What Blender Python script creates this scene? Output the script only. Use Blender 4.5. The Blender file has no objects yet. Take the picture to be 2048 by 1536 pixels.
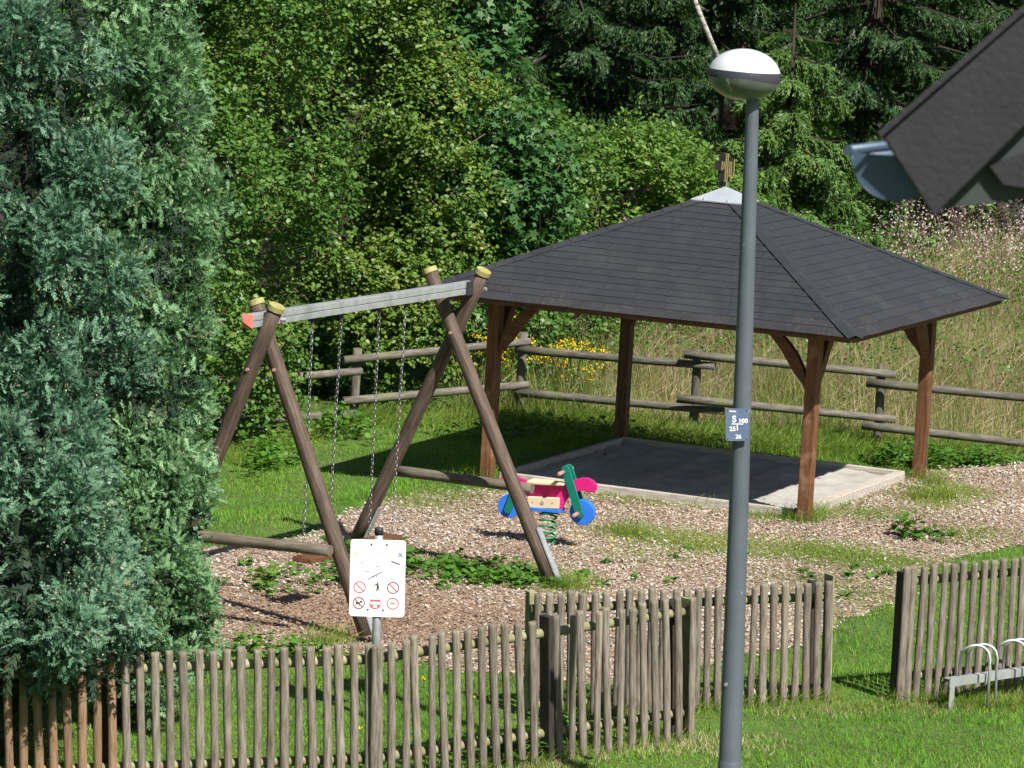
import bpy, math, random
import numpy as np
from mathutils import Vector, Matrix

# ------------------------------------------------------------------ camera, world, sun
S = bpy.context.scene
COL = S.collection
random.seed(7)
RNG = np.random.default_rng(11)

PITCH, ROLL, CAM_H, FOCAL = 0.1361, 0.0558, 6.5, 140.625
cam_d = bpy.data.cameras.new('camera')
cam = bpy.data.objects.new('camera', cam_d)
COL.objects.link(cam)
fw = Vector((0, math.cos(PITCH), -math.sin(PITCH)))
rt = Vector((1, 0, 0)); up = rt.cross(fw)
ex = rt * math.cos(ROLL) + up * math.sin(ROLL)
ey = up * math.cos(ROLL) - rt * math.sin(ROLL)
cam.matrix_world = Matrix(((ex.x, ey.x, -fw.x, 0), (ex.y, ey.y, -fw.y, 0), (ex.z, ey.z, -fw.z, CAM_H), (0, 0, 0, 1)))
cam_d.lens = FOCAL; cam_d.sensor_width = 36; cam_d.sensor_fit = 'HORIZONTAL'
cam_d.clip_start = 0.1; cam_d.clip_end = 2000
cam_d.dof.use_dof = True; cam_d.dof.focus_distance = 36; cam_d.dof.aperture_fstop = 15
S.camera = cam

SUN_EL = math.radians(48.5)
SUN_XY = Vector((0.545, -0.838)).normalized()          # towards the sun, on the ground
w = bpy.data.worlds.new('World'); S.world = w; w.use_nodes = True
nt = w.node_tree
sky = nt.nodes.new('ShaderNodeTexSky'); sky.sky_type = 'NISHITA'; sky.sun_disc = False
sky.sun_elevation = SUN_EL; sky.sun_rotation = math.atan2(SUN_XY.x, SUN_XY.y)
bg = nt.nodes['Background']; bg.inputs['Strength'].default_value = 0.05
nt.links.new(sky.outputs['Color'], bg.inputs['Color'])
sun_d = bpy.data.lights.new('sun', 'SUN'); sun_d.energy = 5.0; sun_d.angle = math.radians(0.53); sun_d.color = (1, 0.955, 0.88)
sun = bpy.data.objects.new('sun', sun_d); COL.objects.link(sun)
sdir = Vector((SUN_XY.x * math.cos(SUN_EL), SUN_XY.y * math.cos(SUN_EL), math.sin(SUN_EL)))
sun.rotation_euler = sdir.to_track_quat('Z', 'Y').to_euler()
S.view_settings.view_transform = 'Standard'; S.view_settings.look = 'None'
S.view_settings.exposure = 0.72; S.view_settings.gamma = 1.0; S.view_settings.use_curve_mapping = False
S.cycles.max_bounces = 7; S.cycles.diffuse_bounces = 3; S.cycles.glossy_bounces = 3
S.cycles.transmission_bounces = 5; S.cycles.transparent_max_bounces = 8
S.cycles.caustics_reflective = False; S.cycles.caustics_refractive = False

# ------------------------------------------------------------------ materials
MATS = {}
def _new(name):
    m = bpy.data.materials.new(name); m.use_nodes = True
    n = m.node_tree; b = n.nodes['Principled BSDF']
    MATS[name] = m
    return m, n, b

def pm(name, stops, scale=4.0, rough=0.7, metal=0.0, stretch=(1, 1, 1), bump=0.0, bump_scale=None, spec=0.4,
       rnd=0.0, detail=6, coat=0.0, fine=None, shift=True):
    """noise driven colour on object coordinates; rnd = brightness spread from object to object"""
    m, n, b = _new(name)
    N, L = n.nodes, n.links
    tc = N.new('ShaderNodeTexCoord'); mp = N.new('ShaderNodeMapping'); mp.inputs['Scale'].default_value = stretch
    oi = N.new('ShaderNodeObjectInfo')
    if shift:
        ad = N.new('ShaderNodeVectorMath'); ad.operation = 'MULTIPLY_ADD'
        ad.inputs[1].default_value = (37, 23, 51); 
        cb = N.new('ShaderNodeCombineXYZ')
        for i in range(3): L.new(oi.outputs['Random'], cb.inputs[i])
        L.new(cb.outputs[0], ad.inputs[0]); L.new(tc.outputs['Object'], ad.inputs[2])
        L.new(ad.outputs[0], mp.inputs['Vector'])
    else:
        L.new(tc.outputs['Object'], mp.inputs['Vector'])
    no = N.new('ShaderNodeTexNoise'); no.inputs['Scale'].default_value = scale; no.inputs['Detail'].default_value = detail
    no.inputs['Roughness'].default_value = 0.62
    L.new(mp.outputs[0], no.inputs['Vector'])
    cr = N.new('ShaderNodeValToRGB')
    el = cr.color_ramp.elements
    while len(el) < len(stops): el.new(0.5)
    for e, (p, c) in zip(el, stops): e.position = p; e.color = (*c, 1)
    L.new(no.outputs['Fac'], cr.inputs['Fac'])
    col = cr.outputs['Color']
    if fine:
        n2 = N.new('ShaderNodeTexNoise'); n2.inputs['Scale'].default_value = fine[0]; n2.inputs['Detail'].default_value = 4
        L.new(tc.outputs['Object'], n2.inputs['Vector'])
        r2 = N.new('ShaderNodeMapRange'); r2.inputs[1].default_value = fine[2]; r2.inputs[2].default_value = fine[3]
        L.new(n2.outputs['Fac'], r2.inputs[0])
        mx = N.new('ShaderNodeMix'); mx.data_type = 'RGBA'
        L.new(r2.outputs[0], mx.inputs['Factor']); L.new(col, mx.inputs['A']); mx.inputs['B'].default_value = (*fine[1], 1)
        col = mx.outputs['Result']
    if rnd:
        mr = N.new('ShaderNodeMapRange'); mr.inputs[3].default_value = 1 - rnd; mr.inputs[4].default_value = 1 + rnd
        L.new(oi.outputs['Random'], mr.inputs[0])
        hv = N.new('ShaderNodeHueSaturation'); L.new(mr.outputs[0], hv.inputs['Value']); L.new(col, hv.inputs['Color'])
        col = hv.outputs['Color']
    L.new(col, b.inputs['Base Color'])
    b.inputs['Roughness'].default_value = rough; b.inputs['Metallic'].default_value = metal
    b.inputs['Specular IOR Level'].default_value = spec; b.inputs['Coat Weight'].default_value = coat
    if bump:
        bn = N.new('ShaderNodeBump'); bn.inputs['Strength'].default_value = bump; bn.inputs['Distance'].default_value = 0.01
        if bump_scale:
            n3 = N.new('ShaderNodeTexNoise'); n3.inputs['Scale'].default_value = bump_scale; n3.inputs['Detail'].default_value = 5
            L.new(mp.outputs[0], n3.inputs['Vector']); L.new(n3.outputs['Fac'], bn.inputs['Height'])
        else:
            L.new(no.outputs['Fac'], bn.inputs['Height'])
        L.new(bn.outputs[0], b.inputs['Normal'])
    return m

def leafmat(name, stops, trans=0.35, rough=0.45, spec=0.4, tcol=None):
    """each leaf takes its own colour from the ramp; part of the light passes through"""
    m, n, b = _new(name)
    N, L = n.nodes, n.links
    g = N.new('ShaderNodeAttribute'); g.attribute_name = 'tone'; cr = N.new('ShaderNodeValToRGB')
    el = cr.color_ramp.elements
    while len(el) < len(stops): el.new(0.5)
    for e, (p, c) in zip(el, stops): e.position = p; e.color = (*c, 1)
    L.new(g.outputs['Fac'], cr.inputs['Fac'])
    L.new(cr.outputs['Color'], b.inputs['Base Color'])
    b.inputs['Roughness'].default_value = rough; b.inputs['Specular IOR Level'].default_value = spec
    if trans:
        t = N.new('ShaderNodeBsdfTranslucent')
        hs = N.new('ShaderNodeHueSaturation'); hs.inputs['Hue'].default_value = 0.494; hs.inputs['Saturation'].default_value = 1.15
        hs.inputs['Value'].default_value = 1.35
        L.new(cr.outputs['Color'], hs.inputs['Color']); L.new(hs.outputs[0], t.inputs['Color'])
        mx = N.new('ShaderNodeMixShader'); mx.inputs[0].default_value = trans
        L.new(b.outputs[0], mx.inputs[1]); L.new(t.outputs[0], mx.inputs[2])
        L.new(mx.outputs[0], n.nodes['Material Output'].inputs['Surface'])
    return m

pm('ground', [(0.3, (0.045, 0.08, 0.012)), (0.6, (0.085, 0.15, 0.02)), (0.8, (0.11, 0.10, 0.05))], 1.3, 0.9, fine=(22, (0.03, 0.03, 0.012), 0.45, 0.75), shift=False)
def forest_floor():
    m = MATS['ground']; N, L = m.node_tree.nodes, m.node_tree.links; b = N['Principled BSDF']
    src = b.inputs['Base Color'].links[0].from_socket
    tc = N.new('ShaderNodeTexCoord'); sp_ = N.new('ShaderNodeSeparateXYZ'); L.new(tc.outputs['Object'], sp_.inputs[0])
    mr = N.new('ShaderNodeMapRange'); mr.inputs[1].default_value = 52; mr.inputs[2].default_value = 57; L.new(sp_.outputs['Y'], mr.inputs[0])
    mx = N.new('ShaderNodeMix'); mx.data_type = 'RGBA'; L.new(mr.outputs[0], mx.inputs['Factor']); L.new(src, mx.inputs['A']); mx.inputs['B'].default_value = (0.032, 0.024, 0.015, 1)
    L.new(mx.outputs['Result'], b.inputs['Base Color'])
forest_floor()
pm('chip_bed', [(0.3, (0.16, 0.10, 0.06)), (0.55, (0.30, 0.20, 0.13)), (0.8, (0.42, 0.31, 0.22))], 28, 0.95, bump=0.8, shift=False)
leafmat('chips', [(0, (0.12, 0.093, 0.070)), (0.22, (0.28, 0.225, 0.18)), (0.55, (0.435, 0.38, 0.32)), (0.85, (0.565, 0.52, 0.465)), (1, (0.71, 0.69, 0.65))], 0, 0.85, 0.2)
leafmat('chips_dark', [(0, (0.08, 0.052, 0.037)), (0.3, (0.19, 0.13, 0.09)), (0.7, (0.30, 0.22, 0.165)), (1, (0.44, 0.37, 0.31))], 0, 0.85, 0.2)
pm('sand', [(0.3, (0.30, 0.29, 0.27)), (0.7, (0.43, 0.41, 0.38))], 3, 0.95, bump=0.7, bump_scale=16, fine=(60, (0.36, 0.30, 0.24), 0.55, 0.8))
pm('picket_wood', [(0.25, (0.065, 0.050, 0.038)), (0.45, (0.165, 0.135, 0.108)), (0.6, (0.245, 0.21, 0.176)), (0.8, (0.36, 0.325, 0.285))], 7, 0.85, stretch=(9, 9, 0.9), bump=0.5, rnd=0.22, fine=(2.2, (0.13, 0.135, 0.06), 0.5, 0.78))
pm('picket_wood_brown', [(0.25, (0.10, 0.055, 0.03)), (0.5, (0.24, 0.145, 0.085)), (0.8, (0.34, 0.235, 0.155))], 7, 0.85, stretch=(9, 9, 0.9), bump=0.5, rnd=0.2)
pm('rail_wood', [(0.3, (0.14, 0.135, 0.065)), (0.55, (0.28, 0.27, 0.14)), (0.8, (0.38, 0.36, 0.23))], 6, 0.85, stretch=(1, 1, 1), bump=0.5, rnd=0.15)
pm('post_dark', [(0.3, (0.012, 0.011, 0.009)), (0.7, (0.05, 0.042, 0.032))], 6, 0.8, stretch=(6, 6, 1), bump=0.4)
pm('log_grey', [(0.25, (0.05, 0.044, 0.036)), (0.5, (0.12, 0.106, 0.088)), (0.75, (0.225, 0.205, 0.175))], 5, 0.85, stretch=(1.2, 6, 6), bump=0.6, rnd=0.15, fine=(3, (0.12, 0.13, 0.06), 0.5, 0.8))
pm('log_grey_up', [(0.25, (0.05, 0.044, 0.036)), (0.5, (0.12, 0.106, 0.088)), (0.75, (0.21, 0.19, 0.155))], 5, 0.85, stretch=(6, 6, 1.2), bump=0.6, rnd=0.15, fine=(3, (0.12, 0.13, 0.06), 0.5, 0.8))
pm('swing_log', [(0.25, (0.030, 0.019, 0.013)), (0.5, (0.085, 0.058, 0.042)), (0.68, (0.14, 0.105, 0.082)), (0.85, (0.27, 0.225, 0.19))], 5, 0.7, stretch=(9, 9, 0.8), bump=0.6, rnd=0.1)
pm('swing_brace', [(0.25, (0.055, 0.045, 0.032)), (0.5, (0.13, 0.108, 0.08)), (0.8, (0.23, 0.20, 0.16))], 5, 0.8, stretch=(1, 7, 7), bump=0.6)
pm('cap_yellow', [(0.3, (0.27, 0.25, 0.08)), (0.7, (0.38, 0.36, 0.14))], 9, 0.6, fine=(14, (0.2, 0.17, 0.08), 0.55, 0.8))
pm('galvanised', [(0.3, (0.42, 0.44, 0.46)), (0.7, (0.60, 0.62, 0.64))], 9, 0.42, metal=0.55, bump=0.1, fine=(5, (0.34, 0.34, 0.34), 0.5, 0.75))
pm('chain_metal', [(0.3, (0.17, 0.17, 0.18)), (0.7, (0.32, 0.32, 0.33))], 30, 0.38, metal=0.8)
pm('red_plastic', [(0.3, (0.55, 0.12, 0.09)), (0.7, (0.66, 0.20, 0.16))], 6, 0.5)
pm('dark_metal', [(0.3, (0.03, 0.03, 0.032)), (0.7, (0.06, 0.06, 0.065))], 8, 0.5, metal=0.3)
pm('stained_wood', [(0.25, (0.055, 0.022, 0.010)), (0.5, (0.135, 0.057, 0.025)), (0.75, (0.22, 0.105, 0.052))], 4, 0.6, stretch=(8, 8, 0.7), bump=0.35, rnd=0.1, fine=(5, (0.32, 0.20, 0.12), 0.56, 0.85))
pm('stained_beam', [(0.25, (0.06, 0.024, 0.011)), (0.75, (0.20, 0.09, 0.04))], 4, 0.6, stretch=(1, 8, 8), bump=0.3)
pm('fascia_wood', [(0.25, (0.06, 0.026, 0.012)), (0.75, (0.16, 0.08, 0.036))], 5, 0.7, stretch=(1, 6, 6), bump=0.3)
pm('shingle', [(0.3, (0.0155, 0.0175, 0.023)), (0.55, (0.021, 0.0235, 0.030)), (0.75, (0.029, 0.032, 0.039))], 9, 0.72, bump=0.5, bump_scale=140, rnd=0.05, spec=0.5, fine=(1.6, (0.042, 0.043, 0.046), 0.5, 0.95))
pm('shingle_mossy', [(0.35, (0.021, 0.022, 0.026)), (0.60, (0.030, 0.030, 0.033)), (0.70, (0.07, 0.052, 0.025)), (0.85, (0.11, 0.085, 0.035))], 22, 0.8, bump=0.6, rnd=0.15)
pm('lead_cap', [(0.3, (0.40, 0.44, 0.49)), (0.7, (0.50, 0.54, 0.59))], 4, 0.45, metal=0.35)
pm('board_grey', [(0.25, (0.24, 0.21, 0.17)), (0.5, (0.42, 0.38, 0.33)), (0.8, (0.58, 0.54, 0.48))], 5, 0.85, stretch=(1, 8, 8), bump=0.5)
pm('finial_dark', [(0.3, (0.03, 0.027, 0.022)), (0.7, (0.07, 0.06, 0.05))], 20, 0.7)  # dark wood; the unlit look of the side faces is in the colour too
pm('finial_yellow', [(0.3, (0.20, 0.155, 0.05)), (0.7, (0.30, 0.26, 0.12))], 30, 0.6)
pm('pole_paint', [(0.3, (0.080, 0.094, 0.115)), (0.7, (0.105, 0.122, 0.145))], 3, 0.42, spec=0.5, fine=(16, (0.24, 0.25, 0.26), 0.69, 0.76), shift=False)
pm('lamp_white', [(0.3, (0.52, 0.55, 0.57)), (0.7, (0.60, 0.62, 0.64))], 2, 0.3, spec=0.5)
pm('lamp_band', [(0.3, (0.040, 0.040, 0.052)), (0.7, (0.055, 0.055, 0.068))], 4, 0.4)
pm('plate_blue', [(0.3, (0.085, 0.125, 0.205)), (0.7, (0.115, 0.16, 0.245))], 6, 0.4)
pm('print_white', [(0.3, (0.78, 0.78, 0.78)), (0.7, (0.82, 0.82, 0.82))], 8, 0.5)
pm('sign_white', [(0.3, (0.86, 0.86, 0.86)), (0.7, (0.90, 0.90, 0.90))], 5, 0.4)
pm('print_grey', [(0.3, (0.42, 0.42, 0.44)), (0.7, (0.5, 0.5, 0.52))], 40, 0.6)
pm('print_pale', [(0.3, (0.62, 0.64, 0.68)), (0.7, (0.72, 0.74, 0.76))], 40, 0.6)
pm('print_black', [(0.3, (0.03, 0.03, 0.035)), (0.7, (0.06, 0.06, 0.065))], 40, 0.6)
pm('print_red', [(0.3, (0.52, 0.09, 0.13)), (0.7, (0.60, 0.14, 0.17))], 40, 0.6)
pm('print_maroon', [(0.3, (0.25, 0.05, 0.10)), (0.7, (0.31, 0.08, 0.13))], 40, 0.6)
pm('print_blue', [(0.3, (0.12, 0.18, 0.55)), (0.7, (0.17, 0.23, 0.62))], 40, 0.6)
pm('print_yellow', [(0.3, (0.75, 0.62, 0.32)), (0.7, (0.8, 0.68, 0.42))], 40, 0.6)
pm('magenta_board', [(0.3, (0.56, 0.012, 0.16)), (0.7, (0.66, 0.022, 0.21))], 5, 0.45)
pm('green_board', [(0.3, (0.0, 0.14, 0.105)), (0.7, (0.008, 0.18, 0.135))], 5, 0.45)
pm('blue_board', [(0.3, (0.02, 0.14, 0.62)), (0.7, (0.035, 0.19, 0.72))], 5, 0.45)
pm('beige_board', [(0.3, (0.60, 0.47, 0.30)), (0.7, (0.70, 0.58, 0.40))], 4, 0.55, stretch=(1, 6, 6))
pm('spring_green', [(0.3, (0.015, 0.21, 0.085)), (0.7, (0.03, 0.27, 0.12))], 8, 0.4)
pm('rose_knob', [(0.3, (0.40, 0.20, 0.17)), (0.7, (0.50, 0.27, 0.23))], 8, 0.5)
pm('slate_verge', [(0.3, (0.015, 0.0155, 0.018)), (0.55, (0.020, 0.0205, 0.024)), (0.8, (0.027, 0.028, 0.032))], 5, 0.75, bump=0.3, bump_scale=60, fine=(24, (0.045, 0.042, 0.042), 0.62, 0.85), shift=False)
pm('zinc_shaded', [(0.3, (0.055, 0.085, 0.135)), (0.7, (0.075, 0.11, 0.165))], 3, 0.35, metal=0.2)  # shade on the gutter is put into this dark blue-grey
pm('soffit_paint', [(0.3, (0.032, 0.040, 0.042)), (0.7, (0.045, 0.055, 0.056))], 4, 0.6)
pm('bark', [(0.3, (0.022, 0.017, 0.013)), (0.7, (0.07, 0.052, 0.04))], 6, 0.9, stretch=(5, 5, 1), bump=0.8)
pm('bark_birch', [(0.35, (0.03, 0.026, 0.022)), (0.5, (0.42, 0.39, 0.35)), (0.7, (0.6, 0.57, 0.53))], 4, 0.8, stretch=(2, 2, 6), bump=0.4)
pm('twig', [(0.3, (0.10, 0.065, 0.035)), (0.7, (0.19, 0.13, 0.075))], 9, 0.8)

leafmat('leaf_lawn', [(0, (0.075, 0.20, 0.020)), (0.45, (0.14, 0.32, 0.030)), (0.8, (0.225, 0.375, 0.05)), (1, (0.40, 0.40, 0.13))], 0.4, 0.55, 0.25)
leafmat('leaf_rough', [(0, (0.09, 0.19, 0.022)), (0.5, (0.17, 0.265, 0.04)), (0.8, (0.29, 0.31, 0.085)), (1, (0.46, 0.39, 0.18))], 0.38, 0.6, 0.2)
leafmat('leaf_dry', [(0, (0.15, 0.17, 0.05)), (0.25, (0.26, 0.235, 0.11)), (0.6, (0.42, 0.345, 0.21)), (1, (0.62, 0.54, 0.38))], 0.3, 0.7, 0.15)
leafmat('leaf_weed', [(0, (0.042, 0.120, 0.017)), (0.6, (0.090, 0.204, 0.028)), (1, (0.156, 0.264, 0.044))], 0.3, 0.45, 0.4)
leafmat('leaf_hedge', [(0, (0.030, 0.086, 0.016)), (0.4, (0.064, 0.148, 0.025)), (0.8, (0.118, 0.22, 0.037)), (0.97, (0.19, 0.27, 0.05)), (1, (0.28, 0.19, 0.07))], 0.30, 0.48, 0.42)
leafmat('leaf_hedge_yellow', [(0, (0.042, 0.098, 0.016)), (0.4, (0.088, 0.172, 0.025)), (0.8, (0.155, 0.24, 0.038)), (1, (0.27, 0.30, 0.065))], 0.32, 0.48, 0.42)
leafmat('leaf_maple', [(0, (0.028, 0.087, 0.025)), (0.5, (0.053, 0.137, 0.036)), (1, (0.092, 0.196, 0.049))], 0.22, 0.5, 0.35)
leafmat('leaf_light', [(0, (0.065, 0.145, 0.024)), (0.5, (0.125, 0.235, 0.038)), (1, (0.24, 0.33, 0.08))], 0.36, 0.48, 0.38)
leafmat('leaf_spruce', [(0, (0.012, 0.036, 0.011)), (0.5, (0.024, 0.062, 0.015)), (0.85, (0.042, 0.088, 0.020)), (1, (0.068, 0.10, 0.028))], 0.12, 0.5, 0.3)
leafmat('leaf_spruce_bright', [(0, (0.044, 0.102, 0.022)), (0.5, (0.081, 0.162, 0.031)), (1, (0.125, 0.216, 0.044))], 0.18, 0.5, 0.35)
leafmat('leaf_cypress', [(0, (0.055, 0.125, 0.068)), (0.45, (0.10, 0.205, 0.125)), (0.8, (0.16, 0.29, 0.185)), (0.95, (0.23, 0.36, 0.23)), (1, (0.34, 0.34, 0.18))], 0.15, 0.5, 0.35)
leafmat('leaf_cypress_gap_shade', [(0, (0.016, 0.030, 0.016)), (0.6, (0.024, 0.050, 0.030)), (1, (0.040, 0.062, 0.030))], 0.1, 0.6, 0.2)  # shade inside the crown put into a darker green
leafmat('leaf_cypress_edge_lit', [(0, (0.10, 0.20, 0.085)), (0.5, (0.18, 0.33, 0.155)), (0.9, (0.27, 0.43, 0.235)), (1, (0.36, 0.38, 0.20))], 0.28, 0.5, 0.35)  # sunlight along the column's edge put into a paler green
leafmat('cone_buds', [(0, (0.24, 0.19, 0.11)), (0.5, (0.38, 0.31, 0.20)), (1, (0.50, 0.44, 0.34))], 0.1, 0.7, 0.2)
leafmat('petal_pink', [(0, (0.33, 0.15, 0.25)), (0.5, (0.42, 0.24, 0.33)), (1, (0.48, 0.36, 0.38))], 0.3, 0.7, 0.1)
leafmat('petal_fluff', [(0, (0.34, 0.25, 0.22)), (0.5, (0.52, 0.43, 0.38)), (1, (0.66, 0.60, 0.55))], 0.3, 0.8, 0.1)
leafmat('petal_yellow', [(0, (0.62, 0.42, 0.01)), (0.7, (0.75, 0.56, 0.02)), (1, (0.78, 0.66, 0.10))], 0.25, 0.6, 0.1)
leafmat('stem_brown', [(0, (0.10, 0.055, 0.03)), (1, (0.24, 0.15, 0.08))], 0.1, 0.8, 0.1)

def glass_bowl():
    m, n, b = _new('lamp_bowl')
    b.inputs['Base Color'].default_value = (0.22, 0.25, 0.21, 1); b.inputs['Roughness'].default_value = 0.16
    b.inputs['Specular IOR Level'].default_value = 0.6
    t = n.nodes.new('ShaderNodeBsdfTransparent'); t.inputs[0].default_value = (0.74, 0.80, 0.68, 1)
    mx = n.nodes.new('ShaderNodeMixShader')
    lw = n.nodes.new('ShaderNodeLayerWeight'); lw.inputs[0].default_value = 0.35
    mr = n.nodes.new('ShaderNodeMapRange'); mr.inputs[3].default_value = 0.42; mr.inputs[4].default_value = 0.9
    n.links.new(lw.outputs['Facing'], mr.inputs[0]); n.links.new(mr.outputs[0], mx.inputs[0])
    n.links.new(t.outputs[0], mx.inputs[1]); n.links.new(b.outputs[0], mx.inputs[2])
    n.links.new(mx.outputs[0], n.nodes['Material Output'].inputs['Surface'])
glass_bowl()

# ------------------------------------------------------------------ mesh helpers
def tag(o, label=None, cat=None, group=None, kind=None):
    if label: o['label'] = label
    if cat: o['category'] = cat
    if group: o['group'] = group
    if kind: o['kind'] = kind
    return o

def empty(name, loc=(0, 0, 0), rz=0.0, rot=None):
    o = bpy.data.objects.new(name, None); COL.objects.link(o)
    o.location = loc; o.rotation_euler = rot if rot else (0, 0, rz); o.empty_display_size = 0.2
    return o

class MB:
    def __init__(s): s.v = []; s.f = []
    def add(s, vs, fs):
        k = len(s.v); s.v += [tuple(p) for p in vs]; s.f += [tuple(i + k for i in f) for f in fs]; return s
    def box(s, c, d, R=None):
        hx, hy, hz = d[0] / 2, d[1] / 2, d[2] / 2
        vs = [Vector((x, y, z)) for x in (-hx, hx) for y in (-hy, hy) for z in (-hz, hz)]
        if R is not None: vs = [R @ p for p in vs]
        c = Vector(c)
        return s.add([p + c for p in vs], [(0, 1, 3, 2), (4, 6, 7, 5), (0, 4, 5, 1), (2, 3, 7, 6), (0, 2, 6, 4), (1, 5, 7, 3)])
    def beam(s, p0, p1, w, h, upv=(0, 0, 1)):
        p0, p1 = Vector(p0), Vector(p1); d = (p1 - p0); L = d.length; x = d.normalized()
        y = Vector(upv).cross(x).normalized(); z = x.cross(y)
        R = Matrix((x, y, z)).transposed()
        return s.box((p0 + p1) / 2, (L, w, h), R)
    def log(s, p0, p1, r0, r1=None, n=12, rings=5, wob=0.04, rnd=None, caps=True, flat=None):
        r1 = r0 if r1 is None else r1; p0, p1 = Vector(p0), Vector(p1)
        d = (p1 - p0).normalized(); a = d.orthogonal().normalized()
        if abs(d.z) < 0.99: a = Vector((0, 0, 1)).cross(d).normalized()
        b = d.cross(a); R = rnd or random
        vs = []; fs = []
        ph = R.random() * 6
        for i in range(rings + 1):
            t = i / rings; c = p0.lerp(p1, t); r = r0 + (r1 - r0) * t
            c = c + (a * math.sin(3 * t + ph) + b * math.cos(2.2 * t + ph)) * wob * r0
            for j in range(n):
                q = 2 * math.pi * j / n
                rr = r * (1 + wob * (R.random() - 0.5))
                vs.append(c + (a * math.cos(q) + b * math.sin(q)) * rr)
        for i in range(rings):
            for j in range(n):
                k = (j + 1) % n
                fs.append((i * n + j, i * n + k, (i + 1) * n + k, (i + 1) * n + j))
        if caps: fs += [tuple(range(n - 1, -1, -1)), tuple(rings * n + j for j in range(n))]
        return s.add(vs, fs)
    def tube(s, pts, r, n=6, closed=False):
        pts = [Vector(p) for p in pts]; m = len(pts)
        rs = r if isinstance(r, (list, tuple)) else [r] * m
        vs = []; fs = []; a = None
        for i, p in enumerate(pts):
            if closed: d = pts[(i + 1) % m] - pts[i - 1]
            else: d = pts[min(i + 1, m - 1)] - pts[max(i - 1, 0)]
            d.normalize()
            a = d.orthogonal() if a is None else a - d * a.dot(d)
            if a.length < 1e-6: a = d.orthogonal()
            a.normalize(); b = d.cross(a)
            for j in range(n):
                q = 2 * math.pi * j / n; vs.append(p + (a * math.cos(q) + b * math.sin(q)) * rs[i])
        for i in range(m if closed else m - 1):
            i2 = (i + 1) % m
            for j in range(n):
                k = (j + 1) % n; fs.append((i * n + j, i * n + k, i2 * n + k, i2 * n + j))
        if not closed: fs += [tuple(range(n - 1, -1, -1)), tuple((m - 1) * n + j for j in range(n))]
        return s.add(vs, fs)
    def lathe(s, prof, n=24, c=(0, 0, 0)):
        vs = []; fs = []; m = len(prof)
        for r, z in prof:
            for j in range(n):
                q = 2 * math.pi * j / n; vs.append((c[0] + r * math.cos(q), c[1] + r * math.sin(q), c[2] + z))
        for i in range(m - 1):
            for j in range(n):
                k = (j + 1) % n; fs.append((i * n + j, i * n + k, (i + 1) * n + k, (i + 1) * n + j))
        if prof[0][0] > 1e-4: fs.append(tuple(range(n - 1, -1, -1)))
        if prof[-1][0] > 1e-4: fs.append(tuple((m - 1) * n + j for j in range(n)))
        return s.add(vs, fs)
    def prism(s, poly, y0, y1, axes=None):
        """poly in (x,z), extruded along y"""
        n = len(poly)
        T = axes or (lambda x, y, z: (x, y, z))
        vs = [T(x, y0, z) for x, z in poly] + [T(x, y1, z) for x, z in poly]
        ar = sum(poly[i][0] * poly[(i + 1) % n][1] - poly[(i + 1) % n][0] * poly[i][1] for i in range(n))
        o = list(range(n)) if ar > 0 else list(range(n - 1, -1, -1))
        fs = [tuple(o), tuple(i + n for i in reversed(o))]
        for i in range(n):
            a_, b_ = o[i], o[(i + 1) % n]
            fs.append((b_, a_, a_ + n, b_ + n))
        return s.add(vs, fs)
    def mesh(s, name, mat, smooth=False, bevel=None):
        me = bpy.data.meshes.new(name); me.from_pydata(s.v, [], s.f); me.update()
        me.materials.append(MATS[mat] if isinstance(mat, str) else mat)
        if smooth: me.polygons.foreach_set('use_smooth', [len(p.vertices) <= 4 for p in me.polygons])
        return me
    def build(s, name, mat, parent=None, smooth=False, bevel=0.0):
        o = bpy.data.objects.new(name, s.mesh(name, mat, smooth)); COL.objects.link(o)
        if parent is not None: o.parent = parent
        if bevel:
            md = o.modifiers.new('bevel', 'BEVEL'); md.width = bevel; md.segments = 2; md.limit_method = 'ANGLE'; md.angle_limit = math.radians(40)
        return o

def inst(name, me, parent, loc=(0, 0, 0), rot=(0, 0, 0), scale=(1, 1, 1)):
    o = bpy.data.objects.new(name, me); COL.objects.link(o); o.parent = parent
    o.location = loc; o.rotation_euler = rot; o.scale = scale
    return o

def np_mesh(name, V, F, mat, parent=None, smooth=False):
    """V (n,3), F (m,k) of one polygon size"""
    me = bpy.data.meshes.new(name)
    V = np.ascontiguousarray(V, dtype=np.float32); F = np.ascontiguousarray(F, dtype=np.int32)
    me.vertices.add(len(V)); me.vertices.foreach_set('co', V.ravel())
    me.loops.add(F.size); me.loops.foreach_set('vertex_index', F.ravel())
    me.polygons.add(len(F)); me.polygons.foreach_set('loop_start', np.arange(0, F.size, F.shape[1], dtype=np.int32))
    if smooth: me.polygons.foreach_set('use_smooth', np.ones(len(F), dtype=bool))
    me.update(calc_edges=True)
    if FPL[0]:                                            # one tone per leaf, drifting slowly from clump to clump
        k = FPL[0]; c = V[F[::k, 0]]; r = RNG.random(len(c)) * .66 + .34 * np.clip(.5 + .6 * field(c, .9, 6.0), 0, 1)
        at = me.attributes.new('tone', 'FLOAT', 'FACE'); at.data.foreach_set('value', np.repeat(r, k)[:len(F)].astype(np.float32)); FPL[0] = 0
    me.materials.append(MATS[mat])
    o = bpy.data.objects.new(name, me); COL.objects.link(o)
    if parent is not None: o.parent = parent
    return o

def nrm(a): return a / np.maximum(np.linalg.norm(a, axis=-1, keepdims=True), 1e-9)

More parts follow.
